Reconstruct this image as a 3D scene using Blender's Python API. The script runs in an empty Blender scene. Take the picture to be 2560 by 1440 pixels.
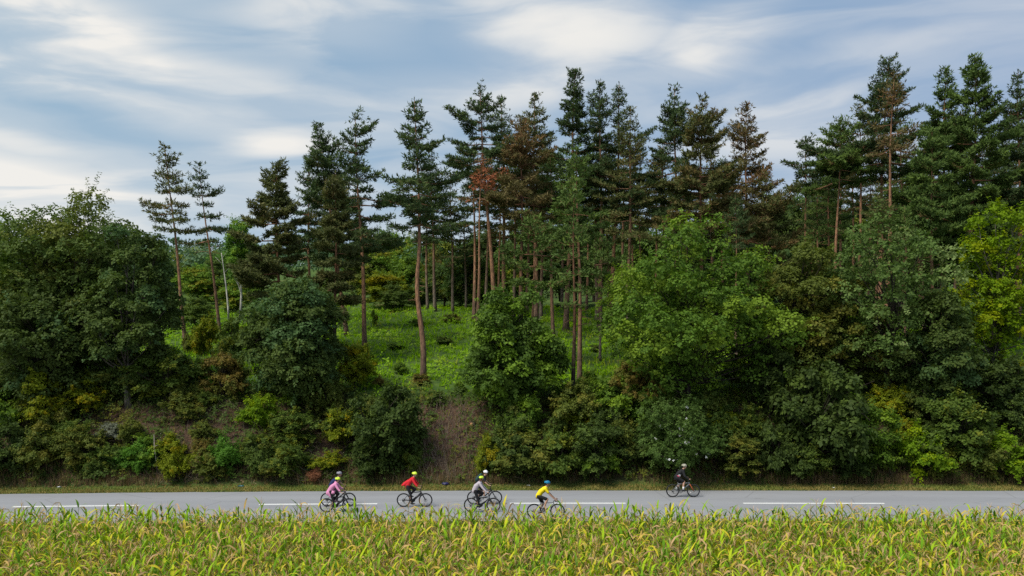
import bpy, bmesh, math, random
import numpy as np
from mathutils import Vector, Matrix

# ------------------------------------------------------------------ scene, camera, sky, sun, exposure
scene = bpy.context.scene
COL = scene.collection
R = math.radians
FPX, HOR, CAMH = 2009.0, 813.0, 9.55          # focal length and horizon row in photo pixels, camera height in metres

cam_data = bpy.data.cameras.new('camera')
cam_data.sensor_width = 36.0
cam_data.lens = 36.0 * FPX / 2560.0
cam_data.shift_y = (HOR - 720.0) / 2560.0
cam_data.clip_start = 0.5
cam_data.clip_end = 5000.0
cam = bpy.data.objects.new('camera', cam_data)
cam.location = (0, 0, CAMH)
cam.rotation_euler = (R(90), 0, 0)
COL.objects.link(cam)
scene.camera = cam

SUN_DIR = Vector((-0.46, -0.38, 0.80)).normalized()
SUN_EL, SUN_ROT = math.asin(SUN_DIR.z), math.atan2(SUN_DIR.x, SUN_DIR.y)

world = bpy.data.worlds.new('World')
scene.world = world
world.use_nodes = True
wt = world.node_tree
wt.nodes.clear()


def wn(kind, **kw):
    n = wt.nodes.new(kind)
    for k, v in kw.items():
        setattr(n, k, v)
    return n


def wl(a, b):
    wt.links.new(a, b)


def wmath(op, a, b=None, c=None, clamp=False):
    n = wn('ShaderNodeMath', operation=op, use_clamp=clamp)
    for i, x in enumerate((a, b, c)):
        if x is None:
            continue
        if isinstance(x, (int, float)):
            n.inputs[i].default_value = x
        else:
            wl(x, n.inputs[i])
    return n.outputs[0]


def wmix(f, a, b):
    n = wn('ShaderNodeMix', data_type='RGBA')
    for s, x in ((n.inputs[0], f), (n.inputs[6], a), (n.inputs[7], b)):
        if isinstance(x, (int, float)):
            s.default_value = x
        elif isinstance(x, tuple):
            s.default_value = (*x, 1)
        else:
            wl(x, s)
    return n.outputs[2]


SKY_STRENGTH = 0.10
tc = wn('ShaderNodeTexCoord')
sep = wn('ShaderNodeSeparateXYZ')
wl(tc.outputs['Generated'], sep.inputs[0])
sx, sy, sz = sep.outputs
az = wmath('ARCTAN2', sx, sy)
el = wmath('ARCSINE', sz)
pz = wmath('ADD', wmath('MAXIMUM', sz, 0.0), 0.13)
cmb = wn('ShaderNodeCombineXYZ')
wl(wmath('DIVIDE', sx, pz), cmb.inputs[0])
wl(wmath('DIVIDE', sy, pz), cmb.inputs[1])
mapq = wn('ShaderNodeMapping')
mapq.inputs['Location'].default_value = (2.2, 0.6, 0.0)
mapq.inputs['Rotation'].default_value = (0, 0, R(3))
mapq.inputs['Scale'].default_value = (0.42, 1.0, 1.0)
wl(cmb.outputs[0], mapq.inputs[0])
n1 = wn('ShaderNodeTexNoise')
n1.inputs['Scale'].default_value = 0.95
n1.inputs['Detail'].default_value = 5.0
n1.inputs['Roughness'].default_value = 0.48
n1.inputs['Distortion'].default_value = 0.5
wl(mapq.outputs[0], n1.inputs['Vector'])
n2 = wn('ShaderNodeTexNoise')
n2.inputs['Scale'].default_value = 1.7
n2.inputs['Detail'].default_value = 4.0
wl(mapq.outputs[0], n2.inputs['Vector'])
# direction in azimuth and elevation, softly warped, for the cloud banks
ae = wn('ShaderNodeCombineXYZ')
wl(wmath('ADD', az, wmath('MULTIPLY', wmath('SUBTRACT', n2.outputs[0], 0.5), 0.26)), ae.inputs[0])
wl(wmath('ADD', el, wmath('MULTIPLY', wmath('SUBTRACT', n1.outputs[0], 0.5), 0.10)), ae.inputs[1])
banks = [  # photo column, row, half length, half height, tilt in degrees, strength
    (190, 60, 380, 90, 12, .85), (440, 175, 330, 60, 22, .80), (140, 165, 330, 50, 8, .80),
    (905, 55, 260, 80, 6, .85), (480, 285, 300, 42, 8, .72), (640, 325, 190, 34, 5, .55),
    (1430, 75, 300, 90, 6, .95), (1800, 110, 210, 62, -16, .9), (1260, 205, 380, 45, -2, .55),
    (-30, 470, 420, 120, 4, 1.5), (1990, 265, 150, 22, 0, .6), (1960, 375, 330, 70, 2, .55),
    (700, 215, 330, 45, 6, .5), (1500, 190, 520, 55, -6, .42), (2160, 150, 420, 45, -8, .28),
    (380, 410, 180, 30, 0, .35), (1000, 470, 500, 60, 0, .35), (60, 320, 130, 22, 4, .5),
    (2350, 300, 360, 60, -4, .25),
]
total = None
for (u, v, hl, hh, tilt, st) in banks:
    a0 = math.atan((u - 1280) / FPX)
    e0 = math.atan((HOR - v) / FPX * math.cos(a0))
    mp = wn('ShaderNodeMapping', vector_type='TEXTURE')
    mp.inputs['Location'].default_value = (a0, e0, 0)
    mp.inputs['Rotation'].default_value = (0, 0, -R(tilt))
    mp.inputs['Scale'].default_value = (hl / FPX, hh / FPX, 1)
    wl(ae.outputs[0], mp.inputs[0])
    ln = wn('ShaderNodeVectorMath', operation='LENGTH')
    wl(mp.outputs[0], ln.inputs[0])
    mr = wn('ShaderNodeMapRange', interpolation_type='SMOOTHERSTEP')
    mr.inputs['From Min'].default_value = 0.0
    mr.inputs['From Max'].default_value = 1.5
    mr.inputs['To Min'].default_value = st
    mr.inputs['To Max'].default_value = 0.0
    wl(ln.outputs['Value'], mr.inputs['Value'])
    total = mr.outputs[0] if total is None else wmath('MAXIMUM', total, wmath('ADD', wmath('MULTIPLY', total, 0.55), wmath('MULTIPLY', mr.outputs[0], 0.8)))
mp3 = wn('ShaderNodeMapping')
mp3.inputs['Scale'].default_value = (3.6, 17.0, 1.0)
mp3.inputs['Rotation'].default_value = (0, 0, R(-3))
wl(ae.outputs[0], mp3.inputs[0])
n3 = wn('ShaderNodeTexNoise')
n3.inputs['Scale'].default_value = 1.0
n3.inputs['Detail'].default_value = 6.0
n3.inputs['Roughness'].default_value = 0.50
n3.inputs['Distortion'].default_value = 0.6
wl(mp3.outputs[0], n3.inputs['Vector'])
streak = wn('ShaderNodeMapRange', interpolation_type='SMOOTHSTEP')
streak.inputs['From Min'].default_value = 0.36
streak.inputs['From Max'].default_value = 0.64
wl(n3.outputs[0], streak.inputs['Value'])
low = wn('ShaderNodeMapRange', interpolation_type='SMOOTHSTEP')      # the veil thickens towards the horizon all round
low.inputs['From Min'].default_value = 0.02
low.inputs['From Max'].default_value = 0.24
low.inputs['To Min'].default_value = 1.0
low.inputs['To Max'].default_value = 0.0
wl(el, low.inputs['Value'])
thin = wn('ShaderNodeMapRange', interpolation_type='SMOOTHSTEP')
thin.inputs['From Min'].default_value = 0.36
thin.inputs['From Max'].default_value = 0.72
thin.inputs['To Max'].default_value = 0.85
wl(n1.outputs[0], thin.inputs['Value'])
mask = wmath('ADD', wmath('MULTIPLY', total, wmath('ADD', wmath('MULTIPLY', streak.outputs[0], 0.58), 0.34)), wmath('ADD', wmath('MULTIPLY', thin.outputs[0], 0.16), wmath('ADD', wmath('MULTIPLY', streak.outputs[0], 0.24), wmath('MULTIPLY', low.outputs[0], 0.22))), clamp=True)
sky = wn('ShaderNodeTexSky', sky_type='NISHITA', sun_disc=False)
sky.sun_elevation = SUN_EL
sky.sun_rotation = SUN_ROT
sky.altitude = 200.0
sky.air_density = 1.0
sky.dust_density = 1.2
skyc = wn('ShaderNodeVectorMath', operation='SCALE')
wl(sky.outputs[0], skyc.inputs[0])
skyc.inputs['Scale'].default_value = SKY_STRENGTH
veil = wmix(wmath('ADD', wmath('MULTIPLY', az, 0.8), 0.5, clamp=True), (0.25, 0.425, 0.58), (0.285, 0.40, 0.58))
gap = wmix(0.82, skyc.outputs[0], veil)
cloudc = wmix(mask, gap, (0.82, 0.805, 0.77))
bg = wn('ShaderNodeBackground')
wl(cloudc, bg.inputs[0])
bg.inputs[1].default_value = 0.80
wo = wn('ShaderNodeOutputWorld')
wl(bg.outputs[0], wo.inputs[0])

sun_data = bpy.data.lights.new('sun', 'SUN')
sun_data.energy = 3.0
sun_data.angle = R(26)
sun_data.color = (1.0, 0.94, 0.83)
sun = bpy.data.objects.new('sun', sun_data)
sun.rotation_euler = SUN_DIR.to_track_quat('Z', 'Y').to_euler()
sun.location = (-30, -20, 60)
COL.objects.link(sun)

scene.view_settings.view_transform = 'Standard'
scene.view_settings.look = 'None'
scene.view_settings.gamma = 1.0
scene.view_settings.exposure = 0.42
scene.view_settings.use_curve_mapping = False
scene.render.engine = 'CYCLES'
scene.cycles.max_bounces = 5
scene.cycles.diffuse_bounces = 4
scene.cycles.glossy_bounces = 2
scene.cycles.transmission_bounces = 3
scene.cycles.use_denoising = False
scene.cycles.use_adaptive_sampling = False

# ------------------------------------------------------------------ helpers
def link(o, parent=None):
    COL.objects.link(o)
    if parent is not None:
        o.parent = parent
    return o


def tag(o, label=None, cat=None, group=None, kind=None):
    if label: o['label'] = label
    if cat: o['category'] = cat
    if group: o['group'] = group
    if kind: o['kind'] = kind
    return o


def empty(name, loc=(0, 0, 0), rz=0.0):
    o = bpy.data.objects.new(name, None)
    o.empty_display_size = 0.2
    o.location = loc
    o.rotation_euler = (0, 0, rz)
    return link(o)


def np_mesh(name, V, faces, attrs=None, smooth=False):
    """V (n,3); faces: list of int arrays (m,k); attrs: name -> (domain, values)"""
    me = bpy.data.meshes.new(name)
    V = np.asarray(V, dtype=np.float32)
    faces = [np.asarray(f, dtype=np.int32) for f in faces if len(f)]
    me.vertices.add(len(V))
    me.vertices.foreach_set('co', V.ravel())
    loops = np.concatenate([f.ravel() for f in faces])
    sizes = np.concatenate([np.full(len(f), f.shape[1], dtype=np.int32) for f in faces])
    starts = np.concatenate([[0], np.cumsum(sizes)[:-1]]).astype(np.int32)
    me.loops.add(len(loops))
    me.loops.foreach_set('vertex_index', loops)
    me.polygons.add(len(sizes))
    me.polygons.foreach_set('loop_start', starts)
    if smooth:
        me.polygons.foreach_set('use_smooth', np.ones(len(sizes), dtype=bool))
    for k, (dom, val) in (attrs or {}).items():
        a = me.attributes.new(k, 'FLOAT', dom)
        a.data.foreach_set('value', np.asarray(val, dtype=np.float32))
    me.update(calc_edges=True)
    return me


def mobj(name, me, mat=None, parent=None, own=False):
    o = bpy.data.objects.new(name, me)
    if mat is not None:
        if not me.materials:
            me.materials.append(mat)
        if me.materials[0] is not mat:
            o.material_slots[0].link = 'OBJECT'
            o.material_slots[0].material = mat
    return link(o, parent)


class MB:
    """collects shapes for one mesh"""
    def __init__(s):
        s.V, s.Q, s.T, s.n = [], [], [], 0

    def add(s, V, Q=None, T=None):
        V = np.asarray(V, dtype=float).reshape(-1, 3)
        if Q is not None and len(Q): s.Q.append(np.asarray(Q, dtype=int) + s.n)
        if T is not None and len(T): s.T.append(np.asarray(T, dtype=int) + s.n)
        s.V.append(V); s.n += len(V)
        return s

    def tube(s, pts, rad, sides=6, cap=True):
        pts = np.asarray(pts, dtype=float)
        n = len(pts)
        rad = np.full(n, rad, dtype=float) if np.isscalar(rad) else np.asarray(rad, dtype=float)
        tan = np.gradient(pts, axis=0)
        tan /= np.linalg.norm(tan, axis=1)[:, None] + 1e-9
        ref = np.array([0.0, 0.0, 1.0]) if abs(tan[0, 2]) < 0.8 else np.array([1.0, 0.0, 0.0])
        a = np.cross(tan, ref); a /= np.linalg.norm(a, axis=1)[:, None] + 1e-9
        b = np.cross(tan, a)
        th = np.arange(sides) * 2 * math.pi / sides
        V = pts[:, None, :] + rad[:, None, None] * (np.cos(th)[None, :, None] * a[:, None, :] + np.sin(th)[None, :, None] * b[:, None, :])
        i = np.arange(n - 1)[:, None] * sides; j = np.arange(sides)[None, :]; k = (j + 1) % sides
        Q = np.stack([i + j, i + k, i + sides + k, i + sides + j], -1).reshape(-1, 4)
        V = V.reshape(-1, 3)
        T = None
        if cap:
            V = np.vstack([V, pts[0], pts[-1]])
            c0, c1 = n * sides, n * sides + 1
            jj = np.arange(sides); kk = (jj + 1) % sides
            T = np.vstack([np.stack([np.full(sides, c0), kk, jj], -1),
                           np.stack([np.full(sides, c1), (n - 1) * sides + jj, (n - 1) * sides + kk], -1)])
        return s.add(V, Q, T)

    def box(s, c, size, rot=None):
        x, y, z = np.asarray(size) / 2
        V = np.array([[-x, -y, -z], [x, -y, -z], [x, y, -z], [-x, y, -z], [-x, -y, z], [x, -y, z], [x, y, z], [-x, y, z]])
        if rot is not None: V = V @ np.asarray(rot).T
        return s.add(V + np.asarray(c), [[0, 3, 2, 1], [4, 5, 6, 7], [0, 1, 5, 4], [1, 2, 6, 5], [2, 3, 7, 6], [3, 0, 4, 7]])

    def ellipsoid(s, c, r, rot=None, nu=12, nv=8):
        c = np.asarray(c, dtype=float)
        th = np.linspace(0, math.pi, nv + 1)[1:-1]; ph = np.arange(nu) * 2 * math.pi / nu
        V = np.stack([np.outer(np.sin(th), np.cos(ph)), np.outer(np.sin(th), np.sin(ph)), np.outer(np.cos(th), np.ones(nu))], -1).reshape(-1, 3)
        V = np.vstack([V, [0, 0, 1], [0, 0, -1]]) * np.asarray(r)
        if rot is not None: V = V @ np.asarray(rot).T
        m = nv - 1
        i = np.arange(m - 1)[:, None] * nu; j = np.arange(nu)[None, :]; k = (j + 1) % nu
        Q = np.stack([i + j, i + nu + j, i + nu + k, i + k], -1).reshape(-1, 4)
        jj = np.arange(nu); kk = (jj + 1) % nu
        T = np.vstack([np.stack([np.full(nu, m * nu), jj, kk], -1), np.stack([np.full(nu, m * nu + 1), (m - 1) * nu + kk, (m - 1) * nu + jj], -1)])
        return s.add(V + c, Q, T)

    def capsule(s, p0, p1, r0, r1, sides=10):
        p0, p1 = np.asarray(p0, float), np.asarray(p1, float)
        d = p1 - p0; L = np.linalg.norm(d) + 1e-9; d = d / L
        t = np.linspace(0, 1, 4)
        ang = np.array([0.15, 0.5, 0.9])
        pts = [p0 - d * r0 * math.cos(a) for a in ang] + [p0 + d * L * x for x in t] + [p1 + d * r1 * math.cos(a) for a in ang[::-1]]
        rr = [r0 * math.sin(a) for a in ang] + [r0 + (r1 - r0) * x for x in t] + [r1 * math.sin(a) for a in ang[::-1]]
        return s.tube(pts, rr, sides)

    def torus(s, c, Rm, r, nmaj=36, nmin=8, flat=1.0):      # axis along y
        a = np.arange(nmaj) * 2 * math.pi / nmaj; b = np.arange(nmin) * 2 * math.pi / nmin
        rr = Rm + r * np.cos(b)
        V = np.stack([np.outer(np.cos(a), rr), np.tile(r * flat * np.sin(b), (nmaj, 1)), np.outer(np.sin(a), rr)], -1).reshape(-1, 3)
        i = np.arange(nmaj)[:, None]; j = np.arange(nmin)[None, :]
        Q = np.stack([i * nmin + j, ((i + 1) % nmaj) * nmin + j, ((i + 1) % nmaj) * nmin + (j + 1) % nmin, i * nmin + (j + 1) % nmin], -1).reshape(-1, 4)
        return s.add(V + np.asarray(c), Q)

    def mesh(s, name, smooth=False, attrs=None):
        fs = []
        if s.Q: fs.append(np.vstack(s.Q))
        if s.T: fs.append(np.vstack(s.T))
        return np_mesh(name, np.vstack(s.V), fs, attrs, smooth)

    def build(s, name, mat, parent=None, smooth=True):
        return mobj(name, s.mesh(name, smooth), mat, parent)


# ------------------------------------------------------------------ materials
def new_mat(name):
    m = bpy.data.materials.new(name)
    m.use_nodes = True
    nt = m.node_tree
    nt.nodes.clear()
    out = nt.nodes.new('ShaderNodeOutputMaterial')
    return m, nt, out


def mixc(nt, f, a, b, bt='MIX'):
    n = nt.nodes.new('ShaderNodeMix'); n.data_type = 'RGBA'; n.blend_type = bt
    for s_, x in ((n.inputs[0], f), (n.inputs[6], a), (n.inputs[7], b)):
        if isinstance(x, (int, float)): s_.default_value = x
        elif isinstance(x, tuple): s_.default_value = (*x, 1)
        else: nt.links.new(x, s_)
    return n.outputs[2]


def mth(nt, op, a, b=None, clamp=False):
    n = nt.nodes.new('ShaderNodeMath'); n.operation = op; n.use_clamp = clamp
    for i, x in enumerate((a, b)):
        if x is None: continue
        if isinstance(x, (int, float)): n.inputs[i].default_value = x
        else: nt.links.new(x, n.inputs[i])
    return n.outputs[0]


def attr(nt, name):
    n = nt.nodes.new('ShaderNodeAttribute'); n.attribute_name = name
    return n.outputs['Fac']


def noise(nt, scale, detail=4.0, rough=0.55, coord='Object', stretch=None, rot=None):
    t = nt.nodes.new('ShaderNodeTexCoord')
    n = nt.nodes.new('ShaderNodeTexNoise')
    n.inputs['Scale'].default_value = scale; n.inputs['Detail'].default_value = detail; n.inputs['Roughness'].default_value = rough
    src = t.outputs[coord]
    if stretch:
        mp = nt.nodes.new('ShaderNodeMapping'); mp.inputs['Scale'].default_value = stretch
        nt.links.new(src, mp.inputs[0]); src = mp.outputs[0]
    nt.links.new(src, n.inputs['Vector'])
    return n.outputs[0]


def ramp(nt, x, lo, hi):
    n = nt.nodes.new('ShaderNodeMapRange'); n.interpolation_type = 'SMOOTHSTEP'
    n.inputs['From Min'].default_value = lo; n.inputs['From Max'].default_value = hi
    nt.links.new(x, n.inputs['Value'])
    return n.outputs[0]


def plain(name, col, rough=0.6, metal=0.0, var=0.15, scale=6.0, spec=0.4):
    m, nt, out = new_mat(name)
    b = nt.nodes.new('ShaderNodeBsdfPrincipled')
    f = noise(nt, scale)
    dark = tuple(c * (1 - var) for c in col); light = tuple(min(1, c * (1 + var)) for c in col)
    nt.links.new(mixc(nt, f, dark, light), b.inputs['Base Color'])
    b.inputs['Roughness'].default_value = rough; b.inputs['Metallic'].default_value = metal
    b.inputs['Specular IOR Level'].default_value = spec
    nt.links.new(b.outputs[0], out.inputs[0])
    return m


def leaf_mat(name, a, b, c=None, cf=0.25, trans=0.3, rough=0.6, spec=0.12):
    """a..b per leaf, c (another real leaf colour) on a share of the sprays"""
    m, nt, out = new_mat(name)
    rnd, clm = attr(nt, 'rnd'), attr(nt, 'clm')
    oi = nt.nodes.new('ShaderNodeObjectInfo')
    col = mixc(nt, rnd, a, b)
    if c is not None:
        sel = ramp(nt, clm, 1.0 - cf - 0.12, 1.0 - cf + 0.12)
        col = mixc(nt, mth(nt, 'MULTIPLY', sel, 0.8), col, c)
    val = mth(nt, 'ADD', mth(nt, 'MULTIPLY', clm, 0.35), mth(nt, 'ADD', 1.12, mth(nt, 'MULTIPLY', oi.outputs['Random'], 0.22)))
    hsv = nt.nodes.new('ShaderNodeHueSaturation')
    nt.links.new(val, hsv.inputs['Value']); nt.links.new(col, hsv.inputs['Color'])
    hsv.inputs['Saturation'].default_value = 1.10
    col = hsv.outputs[0]
    p = nt.nodes.new('ShaderNodeBsdfPrincipled')
    nt.links.new(col, p.inputs['Base Color']); p.inputs['Roughness'].default_value = rough; p.inputs['Specular IOR Level'].default_value = spec
    t = nt.nodes.new('ShaderNodeBsdfTranslucent')
    nt.links.new(mixc(nt, 1.0, col, (1.15, 1.2, 0.7), 'MULTIPLY'), t.inputs[0])
    mx = nt.nodes.new('ShaderNodeMixShader'); mx.inputs[0].default_value = trans
    nt.links.new(p.outputs[0], mx.inputs[1]); nt.links.new(t.outputs[0], mx.inputs[2])
    nt.links.new(mx.outputs[0], out.inputs[0])
    return m


def bark_mat(name, low, high, split, soft, scale=9.0):
    m, nt, out = new_mat(name)
    t = nt.nodes.new('ShaderNodeTexCoord')
    sp = nt.nodes.new('ShaderNodeSeparateXYZ'); nt.links.new(t.outputs['Object'], sp.inputs[0])
    hn = mth(nt, 'ADD', sp.outputs[2], mth(nt, 'MULTIPLY', noise(nt, 0.8), 4.0))
    f = ramp(nt, hn, split - soft, split + soft)
    nz = noise(nt, scale, 5, 0.65, stretch=(1, 1, 0.28))
    col = mixc(nt, f, low, high)
    col = mixc(nt, ramp(nt, nz, 0.35, 0.7), mixc(nt, 1.0, col, (0.45, 0.45, 0.47), 'MULTIPLY'), mixc(nt, 1.0, col, (1.3, 1.25, 1.2), 'MULTIPLY'))
    p = nt.nodes.new('ShaderNodeBsdfPrincipled'); p.inputs['Roughness'].default_value = 0.9; p.inputs['Specular IOR Level'].default_value = 0.15
    bp = nt.nodes.new('ShaderNodeBump'); bp.inputs['Strength'].default_value = 0.5; bp.inputs['Distance'].default_value = 0.04
    nt.links.new(nz, bp.inputs['Height']); nt.links.new(bp.outputs[0], p.inputs['Normal'])
    nt.links.new(col, p.inputs['Base Color']); nt.links.new(p.outputs[0], out.inputs[0])
    return m


M = {}
# broad leaves
M['oak_dark'] = leaf_mat('oak_dark', (.042, .066, .019), (.072, .098, .028), (.050, .088, .036), .25)
M['oak_deep'] = leaf_mat('oak_deep', (.046, .074, .020), (.082, .114, .030), (.095, .105, .026), .2)
M['oak_green'] = leaf_mat('oak_green', (.062, .110, .022), (.105, .165, .032), (.135, .195, .030), .3)
M['oak_fresh'] = leaf_mat('oak_fresh', (.058, .106, .022), (.098, .160, .030), (.128, .182, .030), .3)
M['oak_mixed'] = leaf_mat('oak_mixed', (.046, .080, .020), (.080, .128, .028), (.115, .180, .030), .3)
M['olive'] = leaf_mat('olive', (.066, .086, .022), (.102, .122, .030), (.125, .118, .028), .25)
M['greygreen'] = leaf_mat('greygreen', (.052, .086, .026), (.088, .130, .038), (.14, .175, .07), .10)
M['maple_yellow'] = leaf_mat('maple_yellow', (.085, .138, .016), (.130, .192, .022), (.17, .195, .020), .25, trans=.35)
M['lime'] = leaf_mat('lime', (.082, .142, .018), (.130, .200, .026), (.16, .205, .02), .2, trans=.36)
M['bright'] = leaf_mat('bright', (.048, .108, .019), (.076, .150, .028), None, .2)
M['yellowing'] = leaf_mat('yellowing', (.095, .122, .018), (.155, .178, .024), (.20, .155, .020), .15)
M['rust'] = leaf_mat('rust', (.100, .080, .026), (.155, .115, .036), (.095, .11, .028), .45)
M['bluegreen'] = leaf_mat('bluegreen', (.036, .064, .017), (.060, .096, .026), (.080, .120, .036), .15)
M['grey_leaf'] = leaf_mat('grey_leaf', (.10, .115, .085), (.17, .18, .14), None)
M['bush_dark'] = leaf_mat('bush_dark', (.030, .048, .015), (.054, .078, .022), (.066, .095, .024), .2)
M['bush_mid'] = leaf_mat('bush_mid', (.048, .078, .019), (.082, .116, .027), (.115, .125, .022), .22)
M['birch_leaf'] = leaf_mat('birch_leaf', (.065, .13, .03), (.10, .18, .04), (.13, .19, .03), .3)
M['far_leaf'] = leaf_mat('far_leaf', (.050, .092, .030), (.085, .130, .038), (.15, .16, .03), .25)
M['hill_leaf'] = leaf_mat('hill_leaf', (.052, .094, .052), (.080, .125, .064), (.11, .14, .05), .2)
M['valley'] = leaf_mat('valley', (.085, .15, .03), (.14, .20, .035), (.19, .17, .03), .25)
M['red_weed'] = leaf_mat('red_weed', (.17, .08, .05), (.24, .12, .075), None)
# needles
M['pine_dark'] = leaf_mat('pine_dark', (.032, .052, .022), (.060, .086, .032), (.075, .100, .034), .2, trans=.15)
M['pine_green'] = leaf_mat('pine_green', (.048, .078, .024), (.082, .120, .034), (.095, .135, .034), .25, trans=.15)
M['pine_olive'] = leaf_mat('pine_olive', (.055, .066, .026), (.094, .104, .036), (.105, .088, .036), .25, trans=.15)
M['pine_brownish'] = leaf_mat('pine_brownish', (.052, .062, .024), (.086, .092, .032), (.110, .076, .034), .35, trans=.15)
M['pine_brown'] = leaf_mat('pine_brown', (.072, .066, .028), (.108, .090, .038), (.125, .072, .038), .45, trans=.15)
M['pine_red'] = leaf_mat('pine_red', (.20, .078, .048), (.29, .115, .066), (.075, .070, .032), .35, trans=.15)
# bark
M['pine_bark'] = bark_mat('pine_bark', (.170, .120, .090), (.34, .185, .108), 5.0, 4.0)
M['pine_bark_dark'] = bark_mat('pine_bark_dark', (.055, .045, .040), (.20, .105, .06), 6.5, 3.0)
M['pine_bark_pale'] = bark_mat('pine_bark_pale', (.19, .155, .12), (.28, .16, .095), 7.0, 4.0)
M['oak_bark'] = bark_mat('oak_bark', (.075, .062, .050), (.055, .046, .038), 4.0, 3.0)
M['grey_bark'] = bark_mat('grey_bark', (.17, .155, .135), (.12, .11, .095), 5.0, 3.0)
M['birch_bark'] = bark_mat('birch_bark', (.48, .46, .42), (.52, .50, .46), 3.0, 3.0, 5.0)


# ------------------------------------------------------------------ terrain
def yc(x):                                    # distance of the road's middle from the camera plane
    x = np.asarray(x, float)
    return 43.0 - 0.0011 * np.maximum(0, 4 - x) ** 2 / (1 + np.maximum(0, 4 - x) / 160) - 0.0002 * np.maximum(0, x - 4) ** 2 / (1 + np.maximum(0, x - 4) / 160)


_s = np.linspace(-60, 900, 9601)
_z = np.interp(_s, [-60, -12.2, -11.2, -5.2, -3.9, 4.9, 5.6, 10.0, 11.5, 15, 32, 52, 87, 157, 307, 457, 900],
               [-.25, -.25, -.25, -.45, 0, 0, .5, 4.15, 4.75, 5.55, 8.1, 11.0, 14.2, 19.0, 33, 45, 62])
_k = np.exp(-np.linspace(-2.2, 2.2, 13) ** 2); _k /= _k.sum()
_zs = np.convolve(np.pad(_z, 6, mode='edge'), _k, 'valid')
_z = np.where(np.abs(_s) < 4.7, 0.0, _zs)


def wob(x, y, sc, seed=0.0):
    return (np.sin(x / sc + 1.3 * seed) * np.cos(y / sc * 1.17 - seed) + 0.6 * np.sin(x / sc * 2.3 + y / sc * 1.1 + seed) +
            0.35 * np.sin(x / sc * 4.7 - y / sc * 3.9 + 2 * seed)) / 1.95


def ground(x, y):
    x = np.asarray(x, float); y = np.asarray(y, float)
    s = y - yc(x)
    z = np.interp(s, _s, _z)
    up = np.clip((s - 5.0) / 3.0, 0, 1)
    z = z + up * (0.30 * wob(x, y, 3.1, 1.0) + 0.10 * wob(x, y, 0.9, 2.0))
    far = np.clip((s - 25) / 60.0, 0, 1)
    return z + far * (1.2 * wob(x, y, 17, 3.0)) + np.clip((s - 120) / 150, 0, 1) * 5.0 * wob(x, y, 90, 0.4)


def gz(x, y):
    return float(ground(x, y))


def wx(u, d):
    return (u - 1280.0) / FPX * d


def wz(v, d):
    return CAMH - (v - HOR) / FPX * d


def hit(u, v):
    """where the sight line through a photo pixel meets the ground"""
    d = np.arange(40.0, 160.0, 0.05)
    below = wz(v, d) <= ground(wx(u, d), d)
    i = int(np.argmax(below)) if below.any() else len(d) - 1
    return float(d[i])


# ------------------------------------------------------------------ ground, road, verge
def lines(parts):
    return np.unique(np.concatenate([np.arange(a, b, st) for a, b, st in parts] + [[parts[-1][1]]]))


gx = lines([(-700, -120, 20), (-120, -48, 3), (-48, 48, 0.8), (48, 120, 3), (120, 700, 20)])
gy = lines([(-60, 18, 6), (18, 46, 0.9), (46, 62, 0.35), (62, 110, 0.9), (110, 200, 5), (200, 900, 20)])
GX, GY = np.meshgrid(gx, gy)
GZ = ground(GX, GY)
s_ = GY - yc(GX)
road_zone = (s_ > -4.2) & (s_ < 4.2)
GZ = np.where(road_zone, np.minimum(GZ, -0.02), GZ)
nx, ny = len(gx), len(gy)
ii, jj = np.meshgrid(np.arange(nx - 1), np.arange(ny - 1))
q = (jj * nx + ii).ravel()
gq = np.stack([q, q + 1, q + nx + 1, q + nx], -1)
bank = np.clip((s_ - 4.9) / 0.8, 0, 1) * np.clip((12.5 + 1.5 * wob(GX, GY, 2.0, 4.0) - s_) / 2.0, 0, 1)
field = np.clip((-4.0 - s_) / 1.5, 0, 1)
gme = np_mesh('ground', np.stack([GX, GY, GZ], -1).reshape(-1, 3), [gq], {'bank': ('POINT', bank.ravel()), 'field': ('POINT', field.ravel())}, True)
m, nt, out = new_mat('earth_and_grass')
big, mid_, fine = noise(nt, 0.16, 5, .6), noise(nt, 0.9, 5, .6), noise(nt, 7.0, 5, .7)
green = mixc(nt, ramp(nt, mid_, .35, .68), (.045, .085, .020), (.095, .15, .030))
green = mixc(nt, ramp(nt, big, .58, .72), green, (.13, .12, .045))
brown = mixc(nt, ramp(nt, fine, .3, .7), (.048, .030, .021), (.135, .085, .058))
brown = mixc(nt, ramp(nt, mid_, .55, .72), brown, (.05, .065, .022))
soil = mixc(nt, fine, (.05, .038, .026), (.11, .085, .055))
colr = mixc(nt, attr(nt, 'field'), mixc(nt, attr(nt, 'bank'), green, brown), soil)
pb = nt.nodes.new('ShaderNodeBsdfPrincipled'); pb.inputs['Roughness'].default_value = 0.95; pb.inputs['Specular IOR Level'].default_value = 0.1
bpn = nt.nodes.new('ShaderNodeBump'); bpn.inputs['Strength'].default_value = 0.8; bpn.inputs['Distance'].default_value = 0.12
nt.links.new(fine, bpn.inputs['Height']); nt.links.new(bpn.outputs[0], pb.inputs['Normal'])
nt.links.new(colr, pb.inputs['Base Color']); nt.links.new(pb.outputs[0], out.inputs[0])
tag(mobj('ground', gme, m), kind='structure')

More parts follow.
